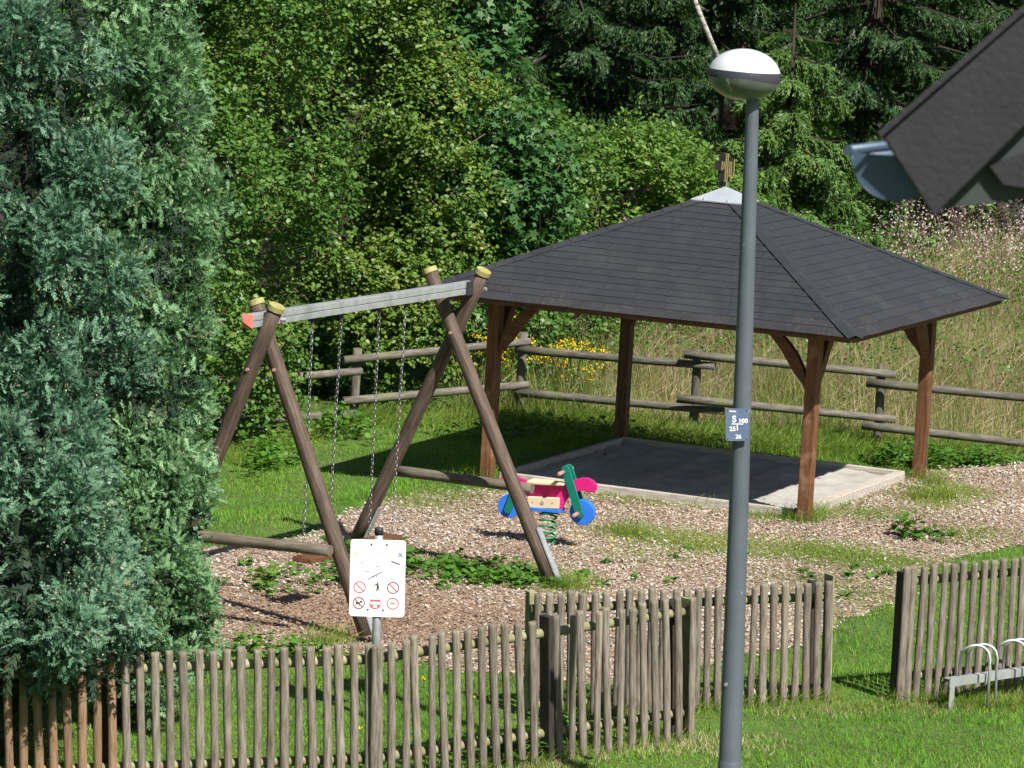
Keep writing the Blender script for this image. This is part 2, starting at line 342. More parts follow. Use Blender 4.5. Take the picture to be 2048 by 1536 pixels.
FPL = [0]
def leaves(P, D, Nn, L, W, tpl):
    """P base, D tip direction, Nn facing, L length, W width factor; tpl=(verts(l,w,n), faces)"""
    D = nrm(D); Sd = nrm(np.cross(D, Nn)); Nn = np.cross(Sd, D)
    tv, tf = tpl; tv = np.asarray(tv, float); tf = np.asarray(tf, int); FPL[0] = len(tf)
    L = np.broadcast_to(np.asarray(L, float), (len(P),)); W = np.broadcast_to(np.asarray(W, float), (len(P),))
    V = P[:, None] + L[:, None, None] * (tv[None, :, 0:1] * D[:, None] + tv[None, :, 2:3] * Nn[:, None]) \
        + (L * W)[:, None, None] * tv[None, :, 1:2] * Sd[:, None]
    F = tf[None] + (np.arange(len(P)) * len(tv))[:, None, None]
    return V.reshape(-1, 3), F.reshape(-1, tf.shape[1])

T_LEAF = ([(0, 0, 0), (0.34, 0.5, 0.07), (0.34, -0.5, 0.07), (0.82, 0.27, -0.02), (0.86, -0.24, -0.04)], [(0, 2, 1), (1, 2, 4), (1, 4, 3)])
T_LEAF4 = ([(0, 0, 0), (0.42, 0.5, 0.05), (0.42, -0.5, 0.05), (1, 0, -0.06)], [(0, 2, 1), (1, 2, 3)])
T_MAPLE = ([(0.3, 0, -0.02), (0.02, 0, 0), (-0.08, 0.36, -0.04), (0.22, 0.28, 0.02), (0.5, 0.58, -0.05), (0.52, 0.2, 0.02), (1, 0, -0.1),
            (0.52, -0.2, 0.02), (0.5, -0.58, -0.05), (0.22, -0.28, 0.02), (-0.08, -0.36, -0.04)],
           [(0, i, i + 1) for i in range(1, 10)] + [(0, 10, 1)])
T_BLADE = ([(0, -0.5, 0), (0, 0.5, 0), (0.55, 0.0, 0.06), (0.52, -0.5, 0.06), (1, 0, 0.30)], [(0, 1, 2), (3, 2, 4)])
T_BLADE1 = ([(0, -0.5, 0), (0, 0.5, 0), (1, 0, 0.16)], [(0, 1, 2)])
T_CHIP = ([(0, -0.5, 0), (0.05, 0.5, 0), (1, 0.35, 0.03), (0.95, -0.5, -0.02)], [(0, 1, 2), (0, 2, 3)])

def frond(n, spread, side_len, wid, curl):
    """a flat feathery spray: axis with paired branchlets, all thin triangles"""
    v = []; f = []
    def tri(p0, p1, wd):
        d = np.array(p1) - np.array(p0); s = np.array((-d[1], d[0], 0)); s = s / (np.linalg.norm(s) + 1e-9) * wd / 2
        k = len(v); m = np.array(p0) + d * 0.45
        q = np.array(p0) + d * 0.12; v.extend([tuple(q + s), tuple(q - s), tuple(p1)]); f.append((k, k + 1, k + 2))
    tri((0, 0, 0), (1, 0, -curl), wid)
    for i in range(n):
        t = 0.08 + 0.8 * i / (n - 1); ln = side_len * (1 - 0.62 * t) * (0.8 + 0.4 * ((i * 7) % 5) / 4)
        for s in (-1, 1):
            p0 = (t, 0, -curl * t * t); a = spread
            p1 = (t + ln * math.cos(a), s * ln * math.sin(a), -curl * t * t - 0.12 * ln + 0.07 * s * ((i % 3) - 1))
            tri(p0, p1, wid * 1.15)
    return v, f
T_FROND = frond(4, 0.62, 0.50, 0.155, 0.12)
T_SPRUCE = frond(4, 0.55, 0.27, 0.095, 0.25)

def field(P, s, seed=0.0):
    """smooth pseudo noise about 0, range about -1..1"""
    x, y, z = P[:, 0] * s + seed, P[:, 1] * s + seed * 1.7, P[:, 2] * s - seed * 0.6
    return (np.sin(x * 1.9 + 1.3 * np.sin(y * 1.1 + seed)) + np.sin(y * 2.3 + 1.7 * np.sin(z * 1.3)) + np.sin(z * 2.1 + 1.5 * np.sin(x * 1.6 + 2)) ) / 3 \
        + 0.35 * np.sin(x * 5.1 + y * 4.3) * np.sin(z * 4.7 - y * 3.9)

def shell(lobes, n, rng, back=0.3, inner=0.72, zmin=0.05, gap=-0.55, gs=1.6, seed=0.0):
    C = np.array([l[0] for l in lobes], float); Rr = np.array([l[1] for l in lobes], float)
    A = Rr[:, 0] * Rr[:, 2] + Rr[:, 0] * Rr[:, 1]; A = A / A.sum()
    m = int(n * 3.2)
    k = rng.choice(len(lobes), m, p=A); d = nrm(rng.normal(size=(m, 3)))
    keep = (d[:, 1] < 0.25) | (rng.random(m) < back)
    k, d = k[keep], d[keep]
    rad = inner + (1.0 - inner) * np.sqrt(rng.random(len(k)))
    P0 = C[k] + d * Rr[k]
    rad = rad * (1 + 0.16 * field(P0, gs * 0.8, seed + 3))
    P = C[k] + d * Rr[k] * rad[:, None]
    O = nrm(d / Rr[k])
    ok = (P[:, 2] > zmin) & (field(P, gs, seed) > gap)
    for i in range(len(lobes)):
        q = np.linalg.norm((P - C[i]) / Rr[i], axis=1)
        ok &= (q > 0.66) | (k == i)
    ok &= (P[:, 2] < 5.5) | (rng.random(len(P)) < .25)
    P, O = P[ok], O[ok]
    return P[:n], O[:n]

def leafy_crown(name, parent, mat, lobes, n_twig, rng, leaf_len, leaf_w, per=9, step=0.045, tpl=T_LEAF, back=0.3, gap=-0.5, gs=1.6, seed=0.0, droop=0.25, upb=0.35, zmin=0.05, inner=0.72, core=0.0):
    P, O = shell(lobes, n_twig, rng, back, inner, zmin, gap, gs, seed)
    n = len(P)
    D = nrm(O * 0.75 + rng.normal(size=(n, 3)) * 0.5 + np.array([0, 0, upb]))
    T = rng.random((n, per)); i = np.arange(per)[None] * np.ones((n, 1))
    st = step * (0.8 + 0.4 * rng.random((n, 1)))
    pos = P[:, None] + D[:, None] * (i * st)[..., None] + np.array([0, 0, -1.0]) * (droop * (i / per) ** 2 * st * per * 0.6)[..., None]
    side = nrm(np.cross(D, np.array([0.13, 0.07, 1.0]))); sg = np.where((np.arange(per) % 2) == 0, 1.0, -1.0)[None, :, None]
    ld = 0.45 * D[:, None] + 0.8 * sg * side[:, None] + rng.normal(size=(n, per, 3)) * 0.38 + np.array([0, 0, -0.22])
    ln = 0.55 * O[:, None] + np.array([0, -0.12, 0.75]) + rng.normal(size=(n, per, 3)) * 0.45
    L = leaf_len * (0.5 + 0.8 * rng.random((n, per)))
    V, F = leaves(pos.reshape(-1, 3), ld.reshape(-1, 3), ln.reshape(-1, 3), L.ravel(), leaf_w, tpl)
    o = np_mesh(name, V, F, mat, parent)
    return o, P, D

def twig_lines(name, parent, P, D, ln, r, every, mat='twig'):
    mb = MB()
    for p, d in list(zip(P, D))[::every]:
        p = Vector(p); d = Vector(d); mb.tube([p - d * ln * 0.9, p, p + d * ln * 0.6 - Vector((0, 0, ln * 0.08))], [r, r * 0.8, r * 0.3], 3)
    return mb.build(name, mat, parent)

def limbs(mb, base, h, r, n, spread, rng, z0=0.4):
    base = Vector(base)
    top = base + Vector((rng.normal() * 0.15, rng.normal() * 0.15, h))
    mb.tube([base - Vector((0, 0, 0.25)), base.lerp(top, 0.3) + Vector((0.05, 0.03, 0)), base.lerp(top, 0.65) - Vector((0.06, 0.02, 0)), top], [r * 1.15, r * 0.85, r * 0.5, r * 0.15], 8)
    for k in range(n):
        t = z0 + (0.92 - z0) * k / max(n - 1, 1); a = k * 2.4 + rng.random()
        p = base.lerp(top, t); q = p + Vector((math.cos(a), math.sin(a), 0.65)) * spread * (1.05 - t * 0.6)
        mid = p.lerp(q, 0.5) + Vector((0, 0, -0.1 * spread))
        mb.tube([p, mid, q], [r * (1 - t) * 0.75 + 0.008, r * 0.3 * (1 - t) + 0.008, 0.005], 5)
    return mb

def sstep(t): t = np.clip(t, 0, 1); return t * t * (3 - 2 * t)
def ground_z(x, y):
    """level playground pad; the lawn behind and left of the shelter lies a hand lower, the wood rises"""
    x = np.asarray(x, float); y = np.asarray(y, float)
    dx, dy = x - 2.077, y - 40.983; c, s = math.cos(.4251), math.sin(.4251)
    pu, pv = dx * c - dy * s, dx * s + dy * c
    z = -0.20 * np.maximum(sstep((pv - 1.5) / .9), sstep((-pu - 2.0) / 1.4) * sstep((y - 36.5) / 2.5))
    z = z + 0.65 * sstep((y - 47) / 17)
    return z + np.clip(y - 78, 0, 120) * 0.25

def inside(poly, x, y):
    r = np.zeros(len(x), bool); n = len(poly); j = n - 1
    for i in range(n):
        xi, yi = poly[i]; xj, yj = poly[j]
        c = ((yi > y) != (yj > y)) & (x < (xj - xi) * (y - yi) / (yj - yi + 1e-12) + xi)
        r ^= c; j = i
    return r

# ------------------------------------------------------------------ ground
gx = np.unique(np.concatenate([np.linspace(-300, -10, 12), np.linspace(-10, 14, 61), np.linspace(14, 300, 12)]))
gyv = np.unique(np.concatenate([np.linspace(-60, 18, 10), np.linspace(18, 66, 121), np.linspace(66, 160, 30), np.linspace(160, 900, 8)]))
GX, GY = np.meshgrid(gx, gyv)
V = np.stack([GX, GY, ground_z(GX, GY)], -1).reshape(-1, 3)
nx = len(gx); ii = (np.arange(len(gyv) - 1)[:, None] * nx + np.arange(nx - 1)[None]).ravel()
F = np.stack([ii, ii + 1, ii + nx + 1, ii + nx], -1)
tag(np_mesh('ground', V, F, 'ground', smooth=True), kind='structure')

CHIP = [(-3.1, 34.73), (-2.55, 35.53), (-2.03, 35.95), (-1.63, 37.02), (-1.23, 38.59), (-0.7, 39.22), (-0.06, 39.44), (0.9, 40.3), (1.96, 39.98), (2.86, 38.92), (3.48, 39.88), (4.47, 42.31), (5.71, 43.27), (6.51, 43.56), (5.91, 39.2), (5.02, 38.06), (4.37, 37.32), (3.83, 36.12), (3.53, 34.82), (2.96, 33.74), (2.5, 32.54), (1.71, 31.52), (1.01, 30.57), (0.23, 30.64), (-0.36, 30.86), (-1.16, 31.12), (-2.14, 30.95), (-2.71, 30.7)]
dense = []
for i in range(len(CHIP)):
    p, q = Vector(CHIP[i]), Vector(CHIP[(i + 1) % len(CHIP)])
    for k in range(4):
        t = p.lerp(q, k / 4); dense.append((t.x + random.uniform(-.06, .06), t.y + random.uniform(-.12, .12)))
CHIPD = dense
mb = MB(); mb.add([(x, y, 0.006) for x, y in CHIPD], [tuple(range(len(CHIPD) - 1, -1, -1))])
bed = mb.build('wood_chip_bed', 'chip_bed'); tag(bed, kind='structure')
if bed.data.polygons[0].normal.z < 0: bed.data.flip_normals()

PATCH = [(1.52, 37.22, .36, .45, 1.), (1.1, 37.5, .25, .3, .8), (1.99, 37.1, .3, .4, .9), (3.24, 36.83, .35, .5, 1.), (2.88, 36.98, .3, .4, .9), (3.64, 36.57, .3, .4, .9),
         (4.34, 40.48, .28, .6, .9), (4.71, 41.08, .25, .5, .8), (3.63, 39.33, .3, .35, .7), (0.43, 34.72, .3, .45, .9), (0.08, 34.97, .3, .4, .5), (-0.46, 35.05, .35, .4, .45),
         (2.61, 38.84, .28, .25, .9), (1.59, 39.54, .6, .35, .6), (1.2, 39.72, .4, .3, .5), (4.32, 38.26, .2, .3, .5), (4.64, 38.5, .25, .4, .4), (-0.83, 38.42, .3, .4, .5), (-.6, 39.0, .3, .3, .6),
         (3.2, 34.9, .4, .6, .35), (2.3, 37.0, .5, .5, .6), (2.6, 35.4, .5, .5, .15), (1.2, 36.2, .4, .4, .25)]
def patch(x, y):
    g = np.zeros(len(x))
    for px, py, sx, sy, a in PATCH: g = np.maximum(g, a * np.exp(-((x - px) / sx) ** 2 - ((y - py) / sy) ** 2))
    return g
def in_sandbox(x, y):
    dx, dy = x - 2.077, y - 40.983; c, s = math.cos(.4251), math.sin(.4251)
    return (np.abs(dx * c - dy * s) < 1.62) & (dx * s + dy * c > -1.66) & (dx * s + dy * c < 1.56)

# wood chips: loose pieces lying on the bed
def scatter_chips():
    n = 280000
    x = RNG.uniform(-3.2, 6.6, n); y = RNG.uniform(30.4, 43.6, n)
    ok = inside(CHIPD, x + RNG.normal(0, .05, n), y + RNG.normal(0, .10, n)) & ~in_sandbox(x, y) & (RNG.random(n) > patch(x, y) * 0.6)
    x, y = x[ok], y[ok]; n = len(x)
    z = 0.006 + RNG.random(n) * 0.022
    a = RNG.uniform(0, 6.283, n); D = np.stack([np.cos(a), np.sin(a), RNG.normal(0, .28, n)], -1)
    Nn = np.stack([RNG.normal(0, .38, n), RNG.normal(0, .38, n), np.ones(n)], -1)
    L = RNG.uniform(.011, .032, n) * RNG.choice([1, 1, 1, 1.4], n); W = RNG.uniform(.22, .6, n)
    P = np.stack([x, y, z], -1)
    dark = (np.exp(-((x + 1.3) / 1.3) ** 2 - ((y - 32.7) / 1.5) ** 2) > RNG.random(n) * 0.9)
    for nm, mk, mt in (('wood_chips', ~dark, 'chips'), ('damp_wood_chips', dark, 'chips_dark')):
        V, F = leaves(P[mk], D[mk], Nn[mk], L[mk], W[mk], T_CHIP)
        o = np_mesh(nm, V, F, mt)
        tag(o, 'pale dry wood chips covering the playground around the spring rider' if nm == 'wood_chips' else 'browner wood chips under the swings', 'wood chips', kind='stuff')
scatter_chips()

# ------------------------------------------------------------------ pavilion
YAW = -0.4251
PAV = empty('pavilion', (2.077, 40.983, 0), YAW)
tag(PAV, 'open wooden shelter with dark shingled pyramid roof over the sandbox', 'shelter')
A, W0, EZ, RZ = 1.72, 2.325, 1.942, 3.011
for sx in (-1, 1):
    for sy in (-1, 1):
        mb = MB(); mb.box((sx * A, sy * A, 0.815), (0.125, 0.125, 2.15))
        po = mb.build('post', 'stained_wood', PAV, bevel=0.008)
        for ax in (0, 1):                                    # curved knee braces
            mb = MB(); sgn = -sx if ax == 0 else -sy
            pts = []
            for i in range(7):
                t = i / 6; q = t * math.pi / 2
                pts.append((0.05 + 0.42 * (1 - math.cos(q)), 1.27 + 0.64 * (0.70 * t + 0.30 * math.sin(q))))
            poly = [(p, z) for p, z in pts] + [(p + 0.085, z - 0.03 - 0.05 * (1 - abs(2 * i / 6 - 1))) for i, (p, z) in reversed(list(enumerate(pts)))]
            poly = [(p, z) for p, z in pts] + [(p + 0.085 * min(1, i / 2), z - (0.03 + 0.05 * (1 - abs(2 * i / 6 - 1))) * min(1, i / 2)) for i, (p, z) in reversed(list(enumerate(pts))) if i > 0]
            if ax == 0: T = lambda x, y, z, s=sgn: (sx * A + s * x, sy * A + y, z)
            else: T = lambda x, y, z, s=sgn: (sx * A + y, sy * A + s * x, z)
            mb.prism(poly, -0.04, 0.04, T); mb.build('knee_brace', 'stained_beam', PAV)
for s in (-1, 1):
    MB().box((0, s * A, 1.955), (3.95, 0.118, 0.13)).build('plate_beam', 'stained_beam', PAV, bevel=0.006)
    MB().box((s * A, 0, 1.957), (0.112, 3.3, 0.12)).build('plate_beam', 'stained_beam', PAV, bevel=0.006)
# roof boarding, a closed pyramid shell
def pyr(hw, z0, z1, th):
    vs = [(-hw, -hw, z0), (hw, -hw, z0), (hw, hw, z0), (-hw, hw, z0), (0, 0, z1), (-hw, -hw, z0 - th), (hw, -hw, z0 - th), (hw, hw, z0 - th), (-hw, hw, z0 - th), (0, 0, z1 - th)]
    fs = [(0, 1, 4), (1, 2, 4), (2, 3, 4), (3, 0, 4), (6, 5, 9), (7, 6, 9), (8, 7, 9), (5, 8, 9), (0, 5, 6, 1), (1, 6, 7, 2), (2, 7, 8, 3), (3, 8, 5, 0)]
    return vs, fs
MB().add(*pyr(W0 - 0.012, EZ - 0.014, RZ - 0.014, 0.03)).build('roof_boarding', 'fascia_wood', PAV)
for k in range(4):
    R = Matrix.Rotation(k * math.pi / 2, 4, 'Z')
    mb = MB(); mb.box((0, -(W0 - 0.03), EZ - 0.052), (2 * (W0 - 0.05), 0.024, 0.024))
    o = mb.build('fascia', 'fascia_wood', PAV); o.matrix_local = R
    for j in range(-3, 4):                                  # rafter tails under the eaves
        x = j * 0.62; yo = -(W0 - 0.42)
        if abs(x) > 2.1: continue
        z0 = EZ - 0.095 + 0.36 * (RZ - EZ) / W0; yi = -abs(x) - 0.08
        mb = MB(); mb.beam((x, yo, z0), (x, yi, z0 + (yi - yo) * (RZ - EZ) / W0), 0.05, 0.085)
        o = mb.build('rafter', 'stained_beam', PAV); o.matrix_local = R
for k in range(4):
    a = k * math.pi / 2 + math.pi / 4; h = (W0 - 0.30) * math.sqrt(2)
    MB().beam((math.cos(a) * h, math.sin(a) * h, EZ - 0.11 + .24 * (RZ - EZ) / W0), (math.cos(a) * 0.1, math.sin(a) * 0.1, RZ - 0.16), 0.06, 0.10).build('hip_rafter', 'stained_beam', PAV)
# shingles: every tab of the two faces in view is a piece of its own
NC = 20; SL = math.hypot(W0, RZ - EZ); CS, SN = W0 / SL, (RZ - EZ) / SL
rest = MB()
for k in range(4):
    R = Matrix.Rotation(k * math.pi / 2, 3, 'Z')            # k=0 faces -v, k=1 faces +u
    for i in range(NC):
        t0, t1 = i / NC, min((i + 1.25) / NC, 0.985)
        if t0 > 0.90: break
        hw0, hw1 = W0 * (1 - t0), W0 * (1 - t1)
        off = (0.5 * (i % 2) + 0.17 * random.random()) * 0.333
        x = -hw0 - 0.333 + off
        while x < hw0:
            a0, a1 = max(x + 0.002, -hw0), min(x + 0.331, hw0)
            x += 0.333
            if a1 - a0 < 0.04: continue
            b0, b1 = max(a0, -hw1), min(a1, hw1)
            if b1 - b0 < 0.005: b0 = b1 = min(max((a0 + a1) / 2, -hw1), hw1); b0 -= 0.003; b1 += 0.003
            l0 = 0.0075 + random.random() * 0.002; th = 0.0045; l1 = 0.002; dr = random.uniform(-.005, .004)
            def P3(s, t, lift, d=0.0):
                yy = -(W0 * (1 - t)) - lift * SN - d * CS; zz = EZ + (RZ - EZ) * t + lift * CS - d * SN
                return R @ Vector((s, yy, zz))
            ov = 0.03 if i == 0 else 0.0
            vs = [P3(a0, t0, l0, ov - dr), P3(a1, t0, l0, ov - dr), P3(b1, t1, l1), P3(b0, t1, l1), P3(a0, t0, l0 - th, ov - dr), P3(a1, t0, l0 - th, ov - dr), P3(b1, t1, l1 - 0.004), P3(b0, t1, l1 - 0.004)]
            fs = [(0, 1, 2, 3), (4, 7, 6, 5), (0, 4, 5, 1), (1, 5, 6, 2), (3, 2, 6, 7), (0, 3, 7, 4)]
            if k in (0, 1):
                m_ = MB().add(vs, fs); m_.build('shingle', 'shingle_mossy' if i == 0 or (i == 1 and random.random() < .4) else 'shingle', PAV)
            else: rest.add(vs, fs)
tag(rest.build('far_side_shingles', 'shingle', PAV), kind='stuff')
for k in range(4):                                          # hip caps
    a = -math.pi / 4 + (k - 1) * math.pi / 2
    for i in range(15):
        t0, t1 = i / 16.5, (i + 1.15) / 16.5
        def H(t, l): 
            r = W0 * (1 - t) * math.sqrt(2) + (0.03 if t == 0 else 0); return Vector((math.cos(a) * r, math.sin(a) * r, EZ + (RZ - EZ) * t + l))
        sd = Vector((-math.sin(a), math.cos(a), 0)); wd = 0.085; dz = -wd * 0.33
        c0, c1 = H(t0, 0.026), H(t1, 0.019)
        vs = [c0, c0 + sd * wd + Vector((0, 0, dz)), c1 + sd * wd + Vector((0, 0, dz)), c1, c1 - sd * wd + Vector((0, 0, dz)), c0 - sd * wd + Vector((0, 0, dz))]
        vs += [p - Vector((0, 0, 0.008)) for p in vs]
        fs = [(0, 1, 2, 3), (0, 3, 4, 5), (6, 9, 8, 7), (6, 11, 10, 9), (0, 6, 7, 1), (0, 5, 11, 6), (1, 7, 8, 2), (5, 4, 10, 11), (2, 8, 9, 3), (3, 9, 10, 4)]
        MB().add(vs, fs).build('hip_cap', 'shingle', PAV)
mb = MB(); vs, fs = pyr(0.27, RZ - 0.27 * 0.46 + 0.032, RZ + 0.045, 0.012); mb.add(vs, fs); capo = mb.build('metal_cap', 'lead_cap', PAV)
for i in range(4):
    for s in (-.13, .13):
        q = Matrix.Rotation(i * math.pi / 2, 3, 'Z') @ Vector((s, -0.255, RZ - .27 * .46 + .044))
        MB().lathe([(0.012, -.006), (0.012, 0.006), (0.0, 0.011)], 8, q).build('screw', 'galvanised', capo)
# finial: upright plates with yellow edges
FIN = empty('finial', (0, 0, RZ + 0.04)); FIN.parent = PAV
stripes = [(-.062, .165, .26), (-.042, .18, .26), (-.022, .05, .345), (-.002, .0, .345), (.018, .10, .265), (.038, .06, .262), (.062, .13, .285)]
dv = Vector((-0.989, -0.118, 0)).normalized(); sv = Vector((math.cos(.4251), math.sin(.4251), 0)); dv = (dv * .9 + Vector((-.412, .911, 0)) * .45).normalized()
for x, z0, z1 in stripes:
    c = sv * x; lean = 0.10
    R3 = Matrix((dv, dv.cross(Vector((0, 0, 1))) * -1, Vector((0, 0, 1)))).transposed()
    for (u0, u1, th, mt, nm) in ((0.006, 0.09, 0.011, 'finial_dark', 'finial_plate'), (-0.002, 0.006, 0.013, 'finial_yellow', 'finial_edge')):
        mb = MB()
        for (za, zb) in ((z0, z1),):
            mb.box(c + dv * (u0 + u1) / 2 + Vector((0, 0, (za + zb) / 2)) + sv * lean * (za + zb) / 2 * 0.6, (u1 - u0, th, zb - za), R3)
        mb.build(nm, mt, FIN)

# ------------------------------------------------------------------ sandbox
SB = empty('sandbox', (2.077, 40.983, 0), YAW); tag(SB, 'square sandbox of weathered grey planks under the shelter roof', 'sandbox')
for (p, q) in (((-1.62, -1.62), (1.62, -1.62)), ((1.60, -1.54), (1.60, 1.44)), ((-1.62, 1.52), (1.62, 1.52)), ((-1.60, -1.54), (-1.60, 1.44))):
    MB().beam((*p, 0.02), (*q, 0.02), 0.12 if p[0] == q[0] and p[0] > 0 else 0.06, 0.15).build('plank', 'board_grey', SB, bevel=0.008)
n = 61; gxs = np.linspace(-1.55, 1.55, n); X, Y = np.meshgrid(gxs, np.linspace(-1.57, 1.47, n))
Pz = np.stack([X.ravel(), Y.ravel(), np.zeros(n * n)], -1)
Z = 0.040 + 0.018 * field(Pz, 2.6, 1.0) + 0.018 * field(Pz, 7, 4.0) + RNG.normal(0, .004, n * n)
Pz[:, 2] = Z; ii = (np.arange(n - 1)[:, None] * n + np.arange(n - 1)[None]).ravel()
o = np_mesh('sand', Pz, np.stack([ii, ii + 1, ii + n + 1, ii + n], -1), 'sand', SB, True); tag(o, kind='stuff')
mb = MB()
for _ in range(5):
    x, y = random.uniform(-1.4, 1.4), random.uniform(-1.4, 1.4)
    mb.box((x, y, 0.052), (random.uniform(.02, .07), random.uniform(.01, .03), .012), Matrix.Rotation(random.random() * 6, 3, 'Z'))
tag(mb.build('sand_litter', 'bark', SB), kind='stuff')

# ------------------------------------------------------------------ swing frame
SW_A = Vector((0.888, -0.46, 0)); SW_B = Vector((0.46, 0.888, 0)); SW_C = Vector((-1.1975, 33.58, 0))
SWF = empty('swing_stand', SW_C); tag(SWF, 'tall wooden double A-frame swing stand with grey steel top beam', 'swing frame')
def sp(a, b, z): return SW_A * a + SW_B * b + Vector((0, 0, z))
LEGS = [(1.04, -0.175, 2.65, -1.715 + .066, .0), (-0.93, 0.104, 2.645, -1.715 - .066, .0), (1.012, -.392, 2.657, 1.715 - .066, .0), (-1.117, .081, 2.681, 1.715 + .066, .0)]
for fa, ta, tz, b, _ in LEGS:
    p0, p1 = sp(fa, b, 0.0), sp(ta, b, tz); d = (p1 - p0).normalized()
    e0 = p0 + d * 0.06
    R0 = d.to_track_quat('Z', 'Y').to_matrix()
    mb = MB(); L = (p1 - e0).length
    mb.log((0, 0, 0), (0, 0, L), 0.066, 0.062, 16, 9, 0.035)
    lo = mb.build('leg', 'swing_log', SWF, True); lo.location = e0; lo.rotation_euler = R0.to_euler()
    mb = MB(); mb.lathe([(0.066, L - 0.035), (0.070, L - 0.033), (0.070, L + 0.010), (0.066, L + 0.013), (0.062, L + 0.0125), (0.0, L + 0.0125)], 24)
    mb.build('end_cap', 'cap_yellow', lo)
    sg = 1 if fa > 0 else 1
    mb = MB(); mb.box((0, 0, 0.19), (0.012, 0.075, 0.54)); mb.box((0, 0.0, -0.02), (0.03, 0.05, 0.2))
    an = mb.build('steel_anchor', 'galvanised', SWF); an.rotation_euler = R0.to_euler()
    off = (SW_A - d * SW_A.dot(d)).normalized() * 0.074
    x = off.normalized(); yv = d.cross(x)
    an.matrix_local = Matrix(((x.x, yv.x, d.x, (e0 + off).x), (x.y, yv.y, d.y, (e0 + off).y), (x.z, yv.z, d.z, (e0 + off).z - 0.0), (0, 0, 0, 1)))
    # bolt through the crossing
    t = 0.80; c = p0.lerp(p1, t); nb = -SW_B
    mb = MB(); mb.tube([c + nb * 0.058, c + nb * 0.078], 0.014, 8); mb.build('bolt', 'rose_knob', SWF)
BZ = 2.53; BA = -0.035
mb = MB()
for z, h in ((BZ + .028, .05), (BZ - .028, .05)):
    mb.beam(sp(BA, -1.99, z), sp(BA, 1.80, z), 0.088, h)
mb.beam(sp(BA, -1.985, BZ), sp(BA, 1.79, BZ), 0.070, 0.03)
mb.build('top_beam', 'galvanised', SWF, bevel=0.004)
mb = MB(); ce = sp(BA, -1.99, BZ); hx = SW_A * 0.05; hz = Vector((0, 0, 0.058))
mb.add([ce - hx - hz, ce + hx - hz, ce + hx + hz, ce - hx + hz, ce - SW_B * 0.075], [(0, 1, 2, 3), (1, 0, 4), (2, 1, 4), (3, 2, 4), (0, 3, 4)])
mb.build('beam_end_cap', 'red_plastic', SWF)
for fb in (-1.715, 1.715):
    for s in (-1, 1):
        mb = MB(); mb.beam(sp(BA + s * 0.052, fb - 0.11, BZ), sp(BA + s * 0.052, fb + 0.11, BZ), 0.008, 0.12); mb.build('bracket', 'dark_metal', SWF)
        mb = MB(); mb.tube([sp(BA + s * .05, fb + .17, BZ - .02), sp(BA + s * 0.10, fb + .17, BZ - .02)], 0.016, 8); mb.build('bolt', 'galvanised', SWF)
for (a0, a1, b, z0, z1) in ((-.78, .78, -1.715 - .18, .70, .755), (-.80, .63, 1.715 + .175, .775, .79)):
    p0, p1 = sp(a0, b, z0), sp(a1, b, z1); d = p1 - p0
    mb = MB(); mb.log((0, 0, 0), (d.length, 0, 0), 0.050, 0.046, 14, 6, 0.05)
    o = mb.build('cross_log', 'swing_brace', SWF, True); o.location = p0; o.rotation_euler = d.to_track_quat('X', 'Z').to_euler()

def chain_mesh(p0, p1, pitch=0.034):
    mb = MB(); d = p1 - p0; n = int(d.length / pitch); d.normalize(); a = d.orthogonal().normalized(); b = d.cross(a)
    for i in range(n):
        c = p0 + d * (i + 0.5) * pitch; s = a if i % 2 else b; pts = []
        for k in range(8):
            q = 2 * math.pi * k / 8; pts.append(c + s * math.cos(q) * 0.0125 + d * (math.sin(q) * 0.014 + (0.009 if math.sin(q) > 0.1 else -0.009 if math.sin(q) < -0.1 else 0)))
        mb.tube(pts, 0.0034, 4, closed=True)
    return mb
for idx, (b0, b1, lab) in enumerate(((-.965, -.49, 'chain swing with brown plank seat, nearer the big cypress'), (.15, .60, 'chain swing hanging behind the white rules sign'))):
    bm = (b0 + b1) / 2; root = empty('swing', SW_C + sp(0, bm, 0)); tag(root, lab, 'swing', 'swings on the steel beam')
    for s, bt in ((-1, b0), (1, b1)):
        top = sp(BA, bt - bm, BZ - .058); bot = sp(BA, s * 0.205, 0.46)
        chain_mesh(top - Vector((0, 0, .05)), bot).build('chain', 'chain_metal', root, True)
        mb = MB(); mb.tube([top + Vector((0, 0, .004)), top - Vector((0, 0, .055))], 0.014, 8); mb.box(top - Vector((0, 0, .006)), (0.05, 0.05, 0.012)); mb.build('hanger', 'dark_metal', root)
    mb = MB(); x = SW_B; y = SW_A
    mb.beam(sp(BA, -.225, .44), sp(BA, .225, .44), 0.18, 0.045); mb.build('seat', 'stained_beam', root, bevel=0.008)
    o = root.children[-1]

# ------------------------------------------------------------------ spring rider
RD = empty('spring_rider', (0.395, 36.55, 0.0), -0.30); tag(RD, 'magenta motorcycle spring rider with blue wheels on green coil spring', 'spring rider')
def z2(zx, zy): return ((zx / 7.68 + 960 - 1090) / 213.0, (1090 - (zy / 7.68 + 900)) / 213.0 + 0.057 * ((zx / 7.68 + 960 - 1090) / 213.0))
body = [z2(*p) for p in [(212, 500), (240, 430), (300, 385), (380, 372), (460, 392), (560, 440), (700, 492), (1000, 500), (1250, 496), (1420, 415), (1520, 386), (1610, 388), (1700, 430), (1752, 495), (1755, 555), (1715, 602), (1640, 606), (1560, 586), (1480, 592), (1345, 660), (1260, 790), (1240, 880), (700, 890), (690, 740), (620, 640), (480, 545), (300, 522)]]
MB().prism(body, -0.022, 0.022).build('body', 'magenta_board', RD, bevel=0.006)
st = [z2(*p) for p in [(690, 452), (900, 458), (1270, 470), (1270, 506), (900, 505), (690, 498)]]
MB().prism(st, -0.10, 0.10).build('seat', 'beige_board', RD, bevel=0.006)
